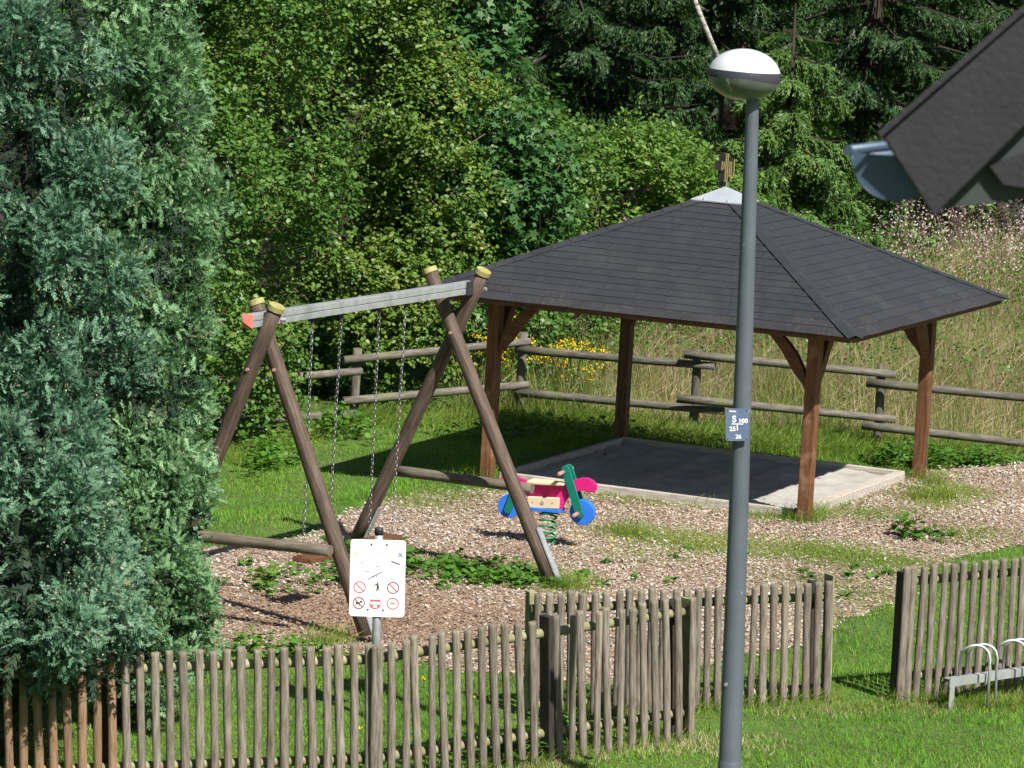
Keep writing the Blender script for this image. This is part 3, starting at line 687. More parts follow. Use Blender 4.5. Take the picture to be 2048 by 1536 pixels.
for s in (-1, 1):
    bl = [z2(*p) for p in [(700, 700), (1195, 700), (1195, 868), (700, 868)]]
    blo = MB().prism(bl, s * 0.023, s * 0.075).build('side_block', 'beige_board', RD, bevel=0.006)
    c = z2(945, 783); mb = MB(); mb.tube([(c[0], s * 0.074, c[1]), (c[0], s * 0.08, c[1])], 0.018, 12); mb.build('bolt', 'galvanised', blo)
    for q in (785, 1100):
        c = z2(q, 783); mb = MB(); mb.tube([(c[0], s * 0.074, c[1]), (c[0], s * 0.078, c[1])], 0.005, 8); mb.build('screw', 'dark_metal', blo)
    def bar(p, q, wd):
        p, q = Vector(p), Vector(q); d = (q - p).normalized(); nn = Vector((-d.y, d.x)); out = []
        for k in range(9):
            a = math.pi / 2 + math.pi * k / 8; out.append(p + d * math.cos(a) * wd + nn * math.sin(a) * wd)
        for k in range(9):
            a = -math.pi / 2 + math.pi * k / 8; out.append(q + d * math.cos(a) * wd + nn * math.sin(a) * wd)
        return [(v.x, v.y) for v in out]
    MB().prism(bar(z2(1268, 265), z2(1530, 930), 0.040), s * 0.040, s * 0.066).build('fork', 'green_board', RD, bevel=0.005)
    MB().prism(bar(z2(490, 640), z2(395, 920), 0.036), s * 0.040, s * 0.066).build('strut', 'green_board', RD, bevel=0.005)
    for nm, c, ln in (('handlebar', z2(1245, 300), 0.15), ('footrest', z2(1505, 925), 0.13)):
        mb = MB(); mb.tube([(c[0], s * 0.066, c[1]), (c[0], s * (0.066 + ln - .01), c[1]), (c[0], s * (0.066 + ln), c[1])], [0.020, 0.020, 0.012], 12); mb.build(nm, 'rose_knob', RD, True)
for c, r in ((z2(400, 872), 0.112), (z2(1552, 912), 0.120)):
    mb = MB(); poly = [(c[0] + r * math.cos(2 * math.pi * k / 32), c[1] + r * math.sin(2 * math.pi * k / 32)) for k in range(32)]
    mb.prism(poly, -0.034, 0.034); mb.build('wheel', 'blue_board', RD, bevel=0.008)
c = z2(700, 868), z2(1232, 915)
MB().box(((c[0][0] + c[1][0]) / 2, 0, (c[0][1] + c[1][1]) / 2), (c[1][0] - c[0][0], 0.19, 0.03)).build('base_board', 'blue_board', RD, bevel=0.005)
zt = (c[0][1] + c[1][1]) / 2 - 0.02
sc = z2(1010, 900)[0]
pts = [(sc + 0.078 * math.cos(q), 0.078 * math.sin(q), -0.02 + (zt + .02) * q / (2 * math.pi * 6)) for q in np.linspace(0, 2 * math.pi * 6, 120)]
mb = MB(); mb.tube(pts, 0.0095, 7); mb.build('spring', 'spring_green', RD, True)
MB().box((sc + .03, 0, zt), (0.15, 0.12, 0.02)).build('clamp', 'dark_metal', RD)

# ------------------------------------------------------------------ rules sign
SG = empty('rules_sign', (-0.877, 28.839, 0), 0.0, rot=(0, math.radians(-1.4), 0)); tag(SG, 'white playground rules board on galvanised pole behind the picket fence', 'sign')
mb = MB(); mb.lathe([(0.031, -0.1), (0.031, 1.40)], 18); mb.build('pole', 'galvanised', SG, True)
mb = MB(); mb.lathe([(0.033, 1.385), (0.033, 1.43), (0.028, 1.438), (0, 1.44)], 18); mb.build('pole_cap', 'dark_metal', SG, True)
PW, PH, PZ = 0.405, 0.572, 1.068
def rrect(w_, h_, r, k=5):
    out = []
    for cx, cy, a0 in ((w_ / 2 - r, h_ / 2 - r, 0), (-w_ / 2 + r, h_ / 2 - r, 90), (-w_ / 2 + r, -h_ / 2 + r, 180), (w_ / 2 - r, -h_ / 2 + r, 270)):
        for i in range(k + 1):
            a = math.radians(a0 + 90 * i / k); out.append((cx + r * math.cos(a), cy + r * math.sin(a)))
    return out
PN = empty('sign_panel', (0, -0.036, PZ), rot=(0, math.radians(-0.2), 0)); PN.parent = SG
MB().prism(rrect(PW, PH, 0.025), -0.004, 0.0).build('panel_sheet', 'sign_white', PN)
FY = -0.0048
def sx(zx): return (zx - 430) / 690.0 * PW          # from the enlarged view of the panel
def sz(zy): return (672 - zy) / 965.0 * PH
def flat(polys, name, mat, parent, y=FY, th=0.0006):
    mb = MB()
    for p in polys: mb.prism(p, y - th, y)
    return mb.build(name, mat, parent)
def ringp(cx, cz, r0, r1, n=28):
    out = []
    for i in range(n):
        a, b = 2 * math.pi * i / n, 2 * math.pi * (i + 1) / n
        out.append([(cx + r0 * math.cos(a), cz + r0 * math.sin(a)), (cx + r1 * math.cos(a), cz + r1 * math.sin(a)), (cx + r1 * math.cos(b), cz + r1 * math.sin(b)), (cx + r0 * math.cos(b), cz + r0 * math.sin(b))])
    return out
def disc(cx, cz, r, n=24): return [[(cx + r * math.cos(2 * math.pi * i / n), cz + r * math.sin(2 * math.pi * i / n)) for i in range(n)]]
def seg(x0, z0, x1, z1, wd):
    d = Vector((x1 - x0, z1 - z0)); 
    nn = Vector((-d.y, d.x)).normalized() * wd / 2
    return [(x0 + nn.x, z0 + nn.y), (x0 - nn.x, z0 - nn.y), (x1 - nn.x, z1 - nn.y), (x1 + nn.x, z1 + nn.y)]
def zl(pts, wd):
    return [seg(sx(a[0]), sz(a[1]), sx(b[0]), sz(b[1]), wd) for a, b in zip(pts[:-1], pts[1:])]
def text_mesh(body_, size, name, mat, parent, loc, align='CENTER', width=None, bold=0.0):
    cu = bpy.data.curves.new(name, 'FONT'); cu.body = body_; cu.size = size; cu.align_x = align; cu.align_y = 'CENTER'; cu.extrude = 0.0003; cu.offset = bold
    t = bpy.data.objects.new(name, cu); COL.objects.link(t)
    bpy.context.view_layer.update()
    me = bpy.data.meshes.new_from_object(t.evaluated_get(bpy.context.evaluated_depsgraph_get()))
    bpy.data.objects.remove(t); 
    me.materials.clear(); me.materials.append(MATS[mat])
    o = bpy.data.objects.new(name, me); COL.objects.link(o); o.parent = parent; o.location = loc; o.rotation_euler = (math.pi / 2, 0, 0)
    if width:
        xs = [v.co.x for v in me.vertices]; k = width / (max(xs) - min(xs)); o.scale = (k, 1, 1)
    return o
text_mesh('Spiel- und Freizeitanlage', 0.030, 'lettering', 'print_grey', PN, (sx(436), FY, sz(296)), width=0.27)
text_mesh('Baumhofstraße', 0.036, 'lettering', 'print_grey', PN, (sx(436), FY, sz(360)), width=0.18)
flat([seg(sx(x), sz(1100), sx(x + w_), sz(1100), .004) for x, w_ in ((235, 18), (260, 110), (378, 20), (405, 85), (498, 22), (528, 60))], 'small_print', 'print_pale', PN)
flat([seg(sx(x), sz(1130), sx(x + w_), sz(1130), .004) for x, w_ in ((335, 26), (370, 48), (426, 30), (470, 24))], 'small_print', 'print_pale', PN)
flat(zl([(685, 345), (735, 398)], .008) , 'emblem', 'print_blue', PN); flat(zl([(735, 345), (685, 398)], .008), 'emblem', 'print_blue', PN, FY - .0008)
flat([[(sx(130), sz(340)), (sx(175), sz(340)), (sx(170), sz(385)), (sx(152), sz(410)), (sx(134), sz(385))]], 'emblem', 'print_yellow', PN)
flat(zl([(595, 455), (705, 490)], .008), 'drawing', 'print_black', PN)
flat(zl([(310, 690), (360, 655), (420, 625), (488, 588)], .006) + zl([(385, 640), (375, 670)], .004) + zl([(405, 630), (428, 658)], .004), 'drawing', 'print_black', PN)
flat(zl([(150, 545), (185, 545), (185, 480), (240, 485), (330, 560)], .003) + zl([(185, 545), (180, 560)], .003), 'drawing', 'print_grey', PN)
flat(zl([(200, 480), (235, 455), (240, 490)], .003), 'drawing', 'print_red', PN)
for cx, cy in ((305, 600), (432, 535)):
    flat([[(sx(cx + 30 * math.cos(a)), sz(cy - 24 * math.sin(a))) for a in np.linspace(0.2, 3.0, 9)]], 'drawing', 'print_grey', PN)
flat(ringp(sx(610), sz(570), .018, .0205), 'drawing', 'print_pale', PN)
for cx, cy, mt in ((210, 788, 'print_red'), (627, 785, 'print_maroon'), (203, 988, 'print_maroon'), (627, 983, 'print_red')):
    flat(ringp(sx(cx), sz(cy), .037, .045), 'pictogram_ring', mt, PN)
for cx, cy, mt in ((210, 788, 'print_red'), (627, 785, 'print_maroon'), (203, 988, 'print_maroon')):
    flat(zl([(cx - 50, cy - 50), (cx + 50, cy + 50)], .006), 'pictogram_bar', mt, PN, FY - .0009)
flat(ringp(sx(413), sz(783), .0435, .046), 'pictogram_ring', 'print_pale', PN)
flat(disc(sx(432), sz(732), .006) + [[(sx(420), sz(745)), (sx(446), sz(745)), (sx(452), sz(800)), (sx(425), sz(800))]] + zl([(428, 795), (420, 830)], .007) + zl([(444, 795), (440, 832)], .007) + zl([(425, 752), (398, 742)], .006) + zl([(380, 768), (402, 764)], .006), 'tidy_figure', 'print_black', PN)
flat([[(sx(372), sz(780)), (sx(402), sz(780)), (sx(398), sz(835)), (sx(376), sz(835))]], 'bin', 'print_pale', PN)
flat([[(sx(165), sz(975)), (sx(218), sz(980)), (sx(220), sz(1003)), (sx(168), sz(1000))]] + zl([(172, 995), (164, 1022)], .005) + zl([(212, 1000), (216, 1022)], .005) + disc(sx(233), sz(968), .008) + zl([(214, 984), (232, 970)], .008), 'dog_figure', 'print_black', PN)
flat(disc(sx(407), sz(985), .044, 28), 'pictogram_disc', 'print_red', PN)
flat([[(sx(340), sz(966)), (sx(474), sz(966)), (sx(474), sz(1002)), (sx(340), sz(1002))], [(sx(382), sz(1012)), (sx(430), sz(1012)), (sx(430), sz(1044)), (sx(382), sz(1044))], [(sx(355), sz(940)), (sx(459), sz(940)), (sx(440), sz(915)), (sx(374), sz(915))]], 'disc_band', 'print_white', PN, FY - .0009)
flat(zl([(598, 962), (628, 980), (658, 962)], .005) + zl([(595, 1000), (628, 976), (660, 1000)], .005), 'pictogram_mark', 'print_maroon', PN)
flat(zl([(172, 778), (200, 800)], .003) + zl([(215, 765), (236, 776)], .003), 'pictogram_mark', 'print_grey', PN); flat(zl([(590, 795), (605, 818), (620, 815)], .003) + zl([(645, 775), (668, 782)], .003), 'pictogram_mark', 'print_grey', PN)
for zx, zy in ((347, 247), (538, 247), (319, 1065), (508, 1068)):
    mb = MB(); mb.tube([(sx(zx), -0.004, sz(zy)), (sx(zx), -0.009, sz(zy))], 0.0065, 10); mb.build('screw', 'dark_metal', PN)
for z in (PZ + .2, PZ - .2): MB().box((0, -.018, z), (.09, .036, .03)).build('clamp', 'galvanised', SG)

# ------------------------------------------------------------------ picket fences
PICK = []
for k in range(6):
    mb = MB(); r = 0.0305; n = 12; rings = 8; ph = random.random() * 6; vs = []; fs = []
    zs = [0, .02, .2, .4, .6, .8, .975, 1.0]
    for i, z in enumerate(zs):
        rr = r * (0.94 if z in (0, 1.0) else 1) * (1 + 0.05 * math.sin(7 * z + ph))
        for j in range(n):
            q = 2 * math.pi * j / n; flat_y = 0.55 if math.sin(q) > 0 else 1.0
            vs.append((rr * math.cos(q) + 0.004 * math.sin(4 * z + ph), rr * math.sin(q) * flat_y, z))
    for i in range(len(zs) - 1):
        for j in range(n): fs.append((i * n + j, i * n + (j + 1) % n, (i + 1) * n + (j + 1) % n, (i + 1) * n + j))
    fs += [tuple(range(n - 1, -1, -1)), tuple((len(zs) - 1) * n + j for j in range(n))]
    mb.add(vs, fs); PICK.append([mb.mesh('picket', 'picket_wood', True), mb.mesh('picket', 'picket_wood_brown', True)])

def fence(label, p0, p1, n, h, lean, posts, brown=(), skip=(), rail_z=(0.20, 0.95), ext=(0.03, 0.03), end_dbl=False, rail_mat='rail_wood'):
    p0, p1 = Vector(p0), Vector(p1); d = p1 - p0; L = d.length
    root = empty('picket_fence', (*p0, 0), math.atan2(d.y, d.x)); tag(root, label, 'fence')
    lx = math.tan(math.radians(lean)) / math.cos(math.atan2(d.y, d.x))   # lean along the run
    for i in range(n):
        if i in skip: continue
        x = L * i / (n - 1) + random.uniform(-.004, .004); hh = (h[0] + (h[1] - h[0]) * i / (n - 1)) * random.uniform(.985, 1.012)
        b = 1 if i in brown else 0
        o = inst('picket', random.choice(PICK)[b], root, (x, 0, -0.02), (random.uniform(-.010, .010), math.atan(lx) + random.uniform(-.006, .006), random.uniform(-.4, .4)), (random.uniform(.94, 1.06), 1, hh + .02))
    for z in rail_z:
        mb = MB(); zz0, zz1 = z * h[0] - (0.03 if z > .5 else 0), z * h[1] - (0.03 if z > .5 else 0)
        zz0 = h[0] - .13 if z > .5 else z; zz1 = h[1] - .13 if z > .5 else z
        a = Vector((-ext[0] + lx * zz0, 0.066, zz0)); c = Vector((L + ext[1] + lx * zz1, 0.066, zz1)); dd = c - a
        mb.log((0, 0, 0), (dd.length, 0, 0), 0.036, 0.034, 12, 6, 0.04); o = mb.build('rail', rail_mat, root, True)
        o.location = a; o.rotation_euler = (0, -math.atan2(dd.z, dd.x), 0)
    for x, y, w_, t_, hh, mt in posts:
        mb = MB(); mb.box((0, 0, hh / 2 - .05), (w_, t_, hh + .1)); o = mb.build('post', mt, root, bevel=.004)
        o.location = (x, y, 0); o.rotation_euler = (0, math.atan(lx), 0)
    return root
run1 = fence('long picket fence running out from under the big cypress to the sign', (-3.62, 25.56), (-0.821, 26.697), 31, (0.985, 1.02), -3.2,
             [(1.2, .145, .07, .07, .9, 'post_dark')], brown=range(0, 13), rail_mat='rail_wood')
run2 = fence('picket fence panel with mossy rails between the sign and the lamp post', (-0.757, 26.713), (1.454, 28.745), 26, (1.03, 1.09), -3.6,
             [(1.60, .03, .05, .10, 1.07, 'post_dark'), (2.94, .145, .07, .07, 1.04, 'post_dark'), (3.045, .09, .016, .12, 1.06, 'rail_wood')], skip=(13,))  # first post: its shadow is put into the dark wood colour
far = fence('weathered picket fence running behind the lamp post to the gateway', (0.31, 29.142), (2.563, 30.353), 27, (0.96, 0.95), -2.0,
            [(0.02, .15, .05, .07, .95, 'rail_wood'), (2.50, .15, .06, .08, .93, 'post_dark'), (2.61, .09, .016, .13, .99, 'rail_wood')], rail_z=(.10, .95))
rgt = fence('picket fence beyond the gateway, behind the bicycle rack', (3.19, 30.49), (4.95, 31.53), 22, (1.08, 1.13), -0.4,
            [(-.03, .10, .05, .09, 1.02, 'post_dark')], rail_z=(.20, .95))
# a doubled picket at the gateway end and where the two front panels meet
inst('picket', PICK[2][0], rgt, (-.055, .012, -.02), (0, 0.0, .2), (1.25, 1, 1.10))
inst('picket', PICK[4][0], run2, (-.045, -.002, -.02), (0, -.07, .2), (1.1, 1, 1.04))

# ------------------------------------------------------------------ log rail fence at the meadow edge
LF = empty('log_rail_fence', (2.09, 45.06, -.2)); tag(LF, 'low fence of overlapping round log rails at the meadow edge', 'fence')
lo = Vector((2.09, 45.06, -.2))
for x, y, h in [(-1.77, 44.97, 0.65), (0.1, 45.92, 0.82), (2.09, 45.13, 0.835), (4.17, 44.87, 0.814), (6.18, 44.5, 0.814), (-3.19, 43.88, 0.577)]:
    zb = float(ground_z(x, y)); mb = MB(); mb.log((0, 0, -.15), (0, 0, h - zb), .054, .05, 14, 5, .05); o = mb.build('post', 'log_grey_up', LF, True); o.location = Vector((x, y, zb)) - lo
for p, q in [((-1.92, 44.8, 0.526), (0.18, 45.79, 0.732)), ((-1.9, 44.8, 0.057), (0.19, 45.79, 0.238)), ((0.02, 45.77, 0.634), (2.29, 44.99, 0.675)), ((0.02, 45.77, 0.135), (2.42, 44.99, 0.165)), ((1.93, 45.01, 0.789), (4.32, 44.75, 0.722)), ((1.88, 44.99, 0.279), (4.35, 44.74, 0.209)), ((3.99, 44.72, 0.619), (6.28, 44.34, 0.577)), ((3.97, 44.72, 0.124), (6.28, 44.34, 0.052)), ((-3.24, 43.73, 0.341), (-1.71, 44.76, 0.423)), ((-3.24, 43.73, -0.113), (-1.73, 44.76, -0.061))]:
    p, q = Vector(p), Vector(q); d = q - p
    mb = MB(); mb.log((0, 0, 0), (d.length, 0, 0), .050, .044, 14, 6, .06); o = mb.build('rail', 'log_grey', LF, True)
    o.location = p - lo; o.rotation_euler = d.to_track_quat('X', 'Z').to_euler()

# ------------------------------------------------------------------ bicycle rack
BK = empty('bicycle_rack', (3.50, 30.33, 0), math.radians(42)); tag(BK, 'low galvanised bicycle rack with paired wheel hoops in front of the right fence', 'bicycle rack')
mb = MB(); mb.box((0.62, 0, .245), (1.30, .06, .006)); mb.box((0.62, -.03, .215), (1.30, .005, .06)); mb.build('rail', 'galvanised', BK)
for x in (0.0, 1.24):
    mb = MB(); mb.box((x, -.036, .12), (.055, .006, .30)); mb.box((x, -.0, .0), (.055, .07, .008)); mb.build('end_plate', 'galvanised', BK)
for x0 in (0.13, 0.56, 0.98):
    for dx in (0, .085):
        x = x0 + dx; pts = [(x, .02, .25), (x + .005, .015, .44)]
        for k in range(7):
            a = math.pi * (1 - k / 6); pts.append((x + .075 + .07 * math.cos(a), .0 - .14 * k / 6, .45 + .05 * math.sin(a)))
        pts += [(x + .15, -.155, .40), (x + .155, -.16, -.06)]
        mb = MB(); mb.tube(pts, .011, 8); mb.build('hoop', 'galvanised', BK, True)

# ------------------------------------------------------------------ street lamp
LP = empty('street_lamp', (1.612, 26.24, 0), rot=(0, math.radians(-1.65), 0)); tag(LP, 'slim grey lamp post with white domed mushroom head in the foreground', 'street lamp')
mb = MB(); prof = [(.083, -.3), (.081, .43), (.079, .435), (.074, .46), (.073, 1.2), (.062, 2.7), (.050, 4.2), (.043, 4.82), (.043, 5.02)]
mb.lathe(prof, 28); pole = mb.build('pole', 'pole_paint', LP, True)
mb = MB(); mb.tube([(-.045, -.07, .98), (-.050, -.083, .98)], .012, 10); mb.build('access_bolt', 'galvanised', pole)
# head: ellipsoid cut into bowl, band and dome
HC = Vector((-.062, 0, 5.030)); HR, HU, HD = .240, .178, .165
HROT = Matrix.Rotation(math.radians(2.2), 3, 'Y')
def hpt(th, ph):
    """ph latitude, th longitude"""
    h = HU if ph > 0 else HD
    return Vector((HR * math.cos(ph) * math.cos(th), HR * math.cos(ph) * math.sin(th), h * math.sin(ph)))
def head_part(name, lo_, hi_, mat, n=40, m=10, sc_=1.0):
    vs = []; fs = []
    for i in range(m + 1):
        for j in range(n):
            th = 2 * math.pi * j / n; a, b = lo_(th), hi_(th); vs.append(HC + HROT @ hpt(th, a + (b - a) * i / m))
    for i in range(m):
        for j in range(n): fs.append((i * n + j, i * n + (j + 1) % n, (i + 1) * n + (j + 1) % n, (i + 1) * n + j))
    return MB().add(vs, fs).build(name, mat, LP, True)
up_ = lambda th: 0.20 - 0.02 * math.cos(th)
lo2 = lambda th: -0.05 - 0.20 * max(0.0, math.cos(th)) + 0.04 * min(0, math.cos(th))
head_part('dome', up_, lambda th: math.pi / 2 - 0.0001, 'lamp_white')
head_part('band', lo2, up_, 'lamp_band', m=4)
head_part('glass_bowl', lambda th: -math.pi / 2 + 0.0001, lo2, 'lamp_bowl')
mb = MB(); mb.lathe([(.19, -.0), (.15, .06), (.0, .09)], 24, HC); mb.build('reflector', 'galvanised', LP, True)
mb = MB(); mb.lathe([(.03, -.05), (.03, .02), (.0, .03)], 14, HC); mb.build('lamp_holder', 'print_white', LP, True)
# hydrant style marker plate on the pole
PL = empty('marker_plate', (-.034, -.098, 2.735), rot=(math.radians(-2), math.radians(-1.8), math.radians(3))); PL.parent = LP
MB().prism(rrect(.152, .215, .012, 3), -.004, .004).build('plate_sheet', 'plate_blue', PL)
MB().box((0, .03, -.0), (.05, .055, .05)).build('plate_clamp', 'dark_metal', PL)
PY = -.0048
text_mesh('S', .060, 'digits', 'print_white', PL, (-.020, PY, .036), bold=.0018)
text_mesh('100', .040, 'digits', 'print_white', PL, (.039, PY, .024), width=.056, bold=.0012)
text_mesh('25', .040, 'digits', 'print_white', PL, (-.031, PY, -.028), width=.040, bold=.0012)
text_mesh('26', .038, 'digits', 'print_white', PL, (.008, PY, -.080), width=.038, bold=.0008)
flat([seg(-.038, .006, .040, .004, .006)], 'cross_bar', 'print_white', PL, PY); flat([seg(.000, .0015, .001, -.038, .007)], 'cross_bar', 'print_white', PL, PY)
flat([seg(-.052, .091, -.008, .088, .007)], 'name_strip', 'print_white', PL, PY)
for x in (-.064, .064):
    for z in (-.095, .092): mb = MB(); mb.tube([(x, -.004, z), (x, -.007, z)], .004, 8); mb.build('screw', 'dark_metal', PL)

# ------------------------------------------------------------------ neighbouring roof corner, close to the camera
HS = empty('neighbour_roof', (0.72, 8.0, 0)); tag(HS, 'dark gable edge and grey gutter end of the neighbouring roof, close up', 'roof')
def hp(x, z, y=0.0): return Vector((x - 0.72, y, z))
poly = [(0.716, 5.940), (0.826, 5.790), (1.30, 6.330), (1.30, 6.520)]
MB().prism([(x - .72, z) for x, z in poly], 0, .03).build('verge_board', 'slate_verge', HS, bevel=.004)
slope = math.atan2(6.520 - 5.940, 1.30 - .716); dx, dz = math.cos(slope), math.sin(slope)
# roof covering behind the verge, running away from the camera
mb = MB(); L = .80
a0, a1 = Vector((.71 - .72, .002, 5.944)), Vector((1.30 - .72, .002, 6.526)); up_n = Vector((-dz, 0, dx)) * .012; back = Vector((1.1, 2.2, 0)) 
mb.add([a0, a1, a1 + back, a0 + back, a0 + up_n, a1 + up_n, a1 + up_n + back, a0 + up_n + back], [(0, 3, 2, 1), (4, 5, 6, 7), (0, 1, 5, 4), (3, 7, 6, 2), (0, 4, 7, 3), (1, 2, 6, 5)]); mb.build('roof_covering', 'slate_verge', HS)
# half round gutter along the eave with bead and end cap
gc = Vector((.742 - .72, .045, 5.905)); rr = .085; ax = Vector((1.1, 2.2, 0)).normalized()
sdv = Vector((1, -0.25, 0)).normalized()
prof = [gc + sdv * rr * math.cos(a) + Vector((0, 0, 1)) * rr * math.sin(a) * 1.05 for a in np.linspace(math.pi, 2 * math.pi, 15)]
prof = [p + Vector((0, 0, -.0)) for p in prof]
vs = prof + [p + ax * 2.3 for p in prof]; n = len(prof)
mb = MB(); mb.add(vs, [(i, i + 1, i + 1 + n, i + n) for i in range(n - 1)]); g = mb.build('gutter', 'zinc_shaded', HS, True)
g.modifiers.new('thick', 'SOLIDIFY').thickness = .003
mb = MB(); mb.add(prof, [tuple(range(n))]); cpo = mb.build('gutter_end_cap', 'zinc_shaded', HS); cpo.modifiers.new('thick', 'SOLIDIFY').thickness = .004
mb = MB(); b0 = prof[0] + Vector((-.006, 0, .004)); mb.tube([b0 - ax * .006, b0 + ax * 2.3], .011, 10); mb.build('gutter_bead', 'zinc_shaded', HS, True)
# soffit and wall behind
mb = MB(); mb.prism([(.83 - .72, 5.800), (1.30 - .72, 5.880), (1.30 - .72, 6.30), (.845 - .72, 5.815)], .06, .09); mb.build('soffit', 'soffit_paint', HS)
mb = MB(); mb.prism([(.965 - .72, 5.86), (1.32 - .72, 5.82), (1.32 - .72, 6.06), (.935 - .72, 5.895)], .033, .056); mb.build('rafter_end', 'slate_verge', HS)
MB().box((1.95 - .72, 1.6, 2.93), (.9, 2.4, 5.86)).build('wall', 'soffit_paint', HS)

# ------------------------------------------------------------------ trees and shrubs
def cypress(name, label, base, lobes, n, mat, rng, seed, L=(.10, .20), h=7.5, tipd=7.5, rise=.6, tr=(.07, .19)):
    root = empty(name, base); tag(root, label, 'cypress', 'blue-green cypresses by the fence')
    bx, by, bz = base
    mb = MB(); mb.tube([(0, 0, -.2), (.03, 0, h * .4), (0, .02, h)], [.12, .08, .01], 8); mb.build('trunk', 'bark', root)
    lob = [((c[0] - bx, c[1] - by, c[2]), r) for c, r in lobes]
    tips = []
    for c, r in lob:
        r = np.array(r); cnt = int(tipd * (r[0] * r[2] + r[0] * r[1]) * 4)
        for _ in range(cnt):
            d = nrm(rng.normal(size=3)); 
            if d[1] > .35 and rng.random() < .85: continue
            q = np.array(c) + d * r * rng.uniform(.80, 1.05); rr = rng.uniform(*tr)
            if q[2] > .3: tips.append((tuple(q), (rr, rr, rr * rng.uniform(1.0, 2.1))))
    P, O = shell(tips, n, rng, .35, .55, .12, -9, 2.6, seed)
    m = len(P)
    # sprays lie in overlapping layers that point out and up, tips nodding
    az = rng.normal(size=(m, 3)) * .42
    D = nrm(O * .95 + az + np.array([0, 0, rise]) * rng.uniform(-.6, 1.6, (m, 1)))
    Nn = nrm(np.array([0, 0, .75]) + O * .25 + rng.normal(size=(m, 3)) * .55)
    # each spray is a small cluster of fronds
    k = 5
    P3 = np.repeat(P, k, 0) + rng.normal(0, .035, (m * k, 3)); D3 = nrm(np.repeat(D, k, 0) + rng.normal(0, .35, (m * k, 3))); N3 = np.repeat(Nn, k, 0) + rng.normal(0, .35, (m * k, 3))
    V, F = leaves(P3, D3, N3, rng.uniform(L[0], L[1], m * k), rng.uniform(.75, 1.05, m * k), T_FROND)
    # one colour per frond: join its strips by colour islands of three vertices is enough at this size
    np_mesh('foliage', V, F, mat, root)
    # inner fronds in a dark leaf colour that paints the shade of the gaps
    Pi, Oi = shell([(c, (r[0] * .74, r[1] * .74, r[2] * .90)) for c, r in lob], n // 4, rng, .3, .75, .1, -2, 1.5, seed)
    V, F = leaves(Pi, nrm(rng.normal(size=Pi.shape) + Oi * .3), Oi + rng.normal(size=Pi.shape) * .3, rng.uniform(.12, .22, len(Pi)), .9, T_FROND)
    np_mesh('inner_foliage', V, F, 'leaf_cypress_gap_shade', root)
    # small cones
    sel = rng.random(m) < .10; q = np.repeat(P[sel] + D[sel] * .09, 9, 0); q = q + rng.normal(0, .028, q.shape)
    V, F = leaves(q, rng.normal(size=q.shape), rng.normal(size=q.shape), rng.uniform(.008, .016, len(q)), .9, T_LEAF4)
    o = np_mesh('cones', V, F, 'cone_buds', root); tag(o, kind='stuff')
    return root
rng = np.random.default_rng(21)
cypress('cypress_tree', 'broad blue-green cypress overhanging the left end of the fence', (-3.42, 27.1, 0),
        [((-3.52, 27.05, 1.5), (.90, .95, 1.5)), ((-3.50, 27.1, 3.2), (.86, .88, 2.2)), ((-3.52, 27.1, 5.2), (.76, .74, 2.4)), ((-3.62, 26.3, 1.15), (.62, .60, .6)), ((-3.05, 26.45, 1.15), (.50, .55, .55)), ((-3.05, 26.7, 1.7), (.45, .5, .8)), ((-3.15, 25.72, 1.30), (.55, .42, .48)), ((-2.72, 25.85, 1.10), (.30, .34, .30)), ((-3.2, 26.0, 1.8), (.5, .6, .8))], 12600, 'leaf_cypress', rng, 3.0, (.05, .105), h=7.4)
cypress('cypress_tree', 'cypress column with edge light put into its paler foliage, right behind the broad cypress', (-2.62, 28.2, 0),
        [((-2.64, 28.2, 1.2), (.55, .54, 1.25)), ((-2.65, 28.2, 2.6), (.48, .48, 2.2)), ((-2.70, 28.2, 4.5), (.30, .36, 2.3))], 6200, 'leaf_cypress_edge_lit', rng, 8.0, (.05, .105), h=6.6, tipd=28, rise=1.0, tr=(.06, .13))

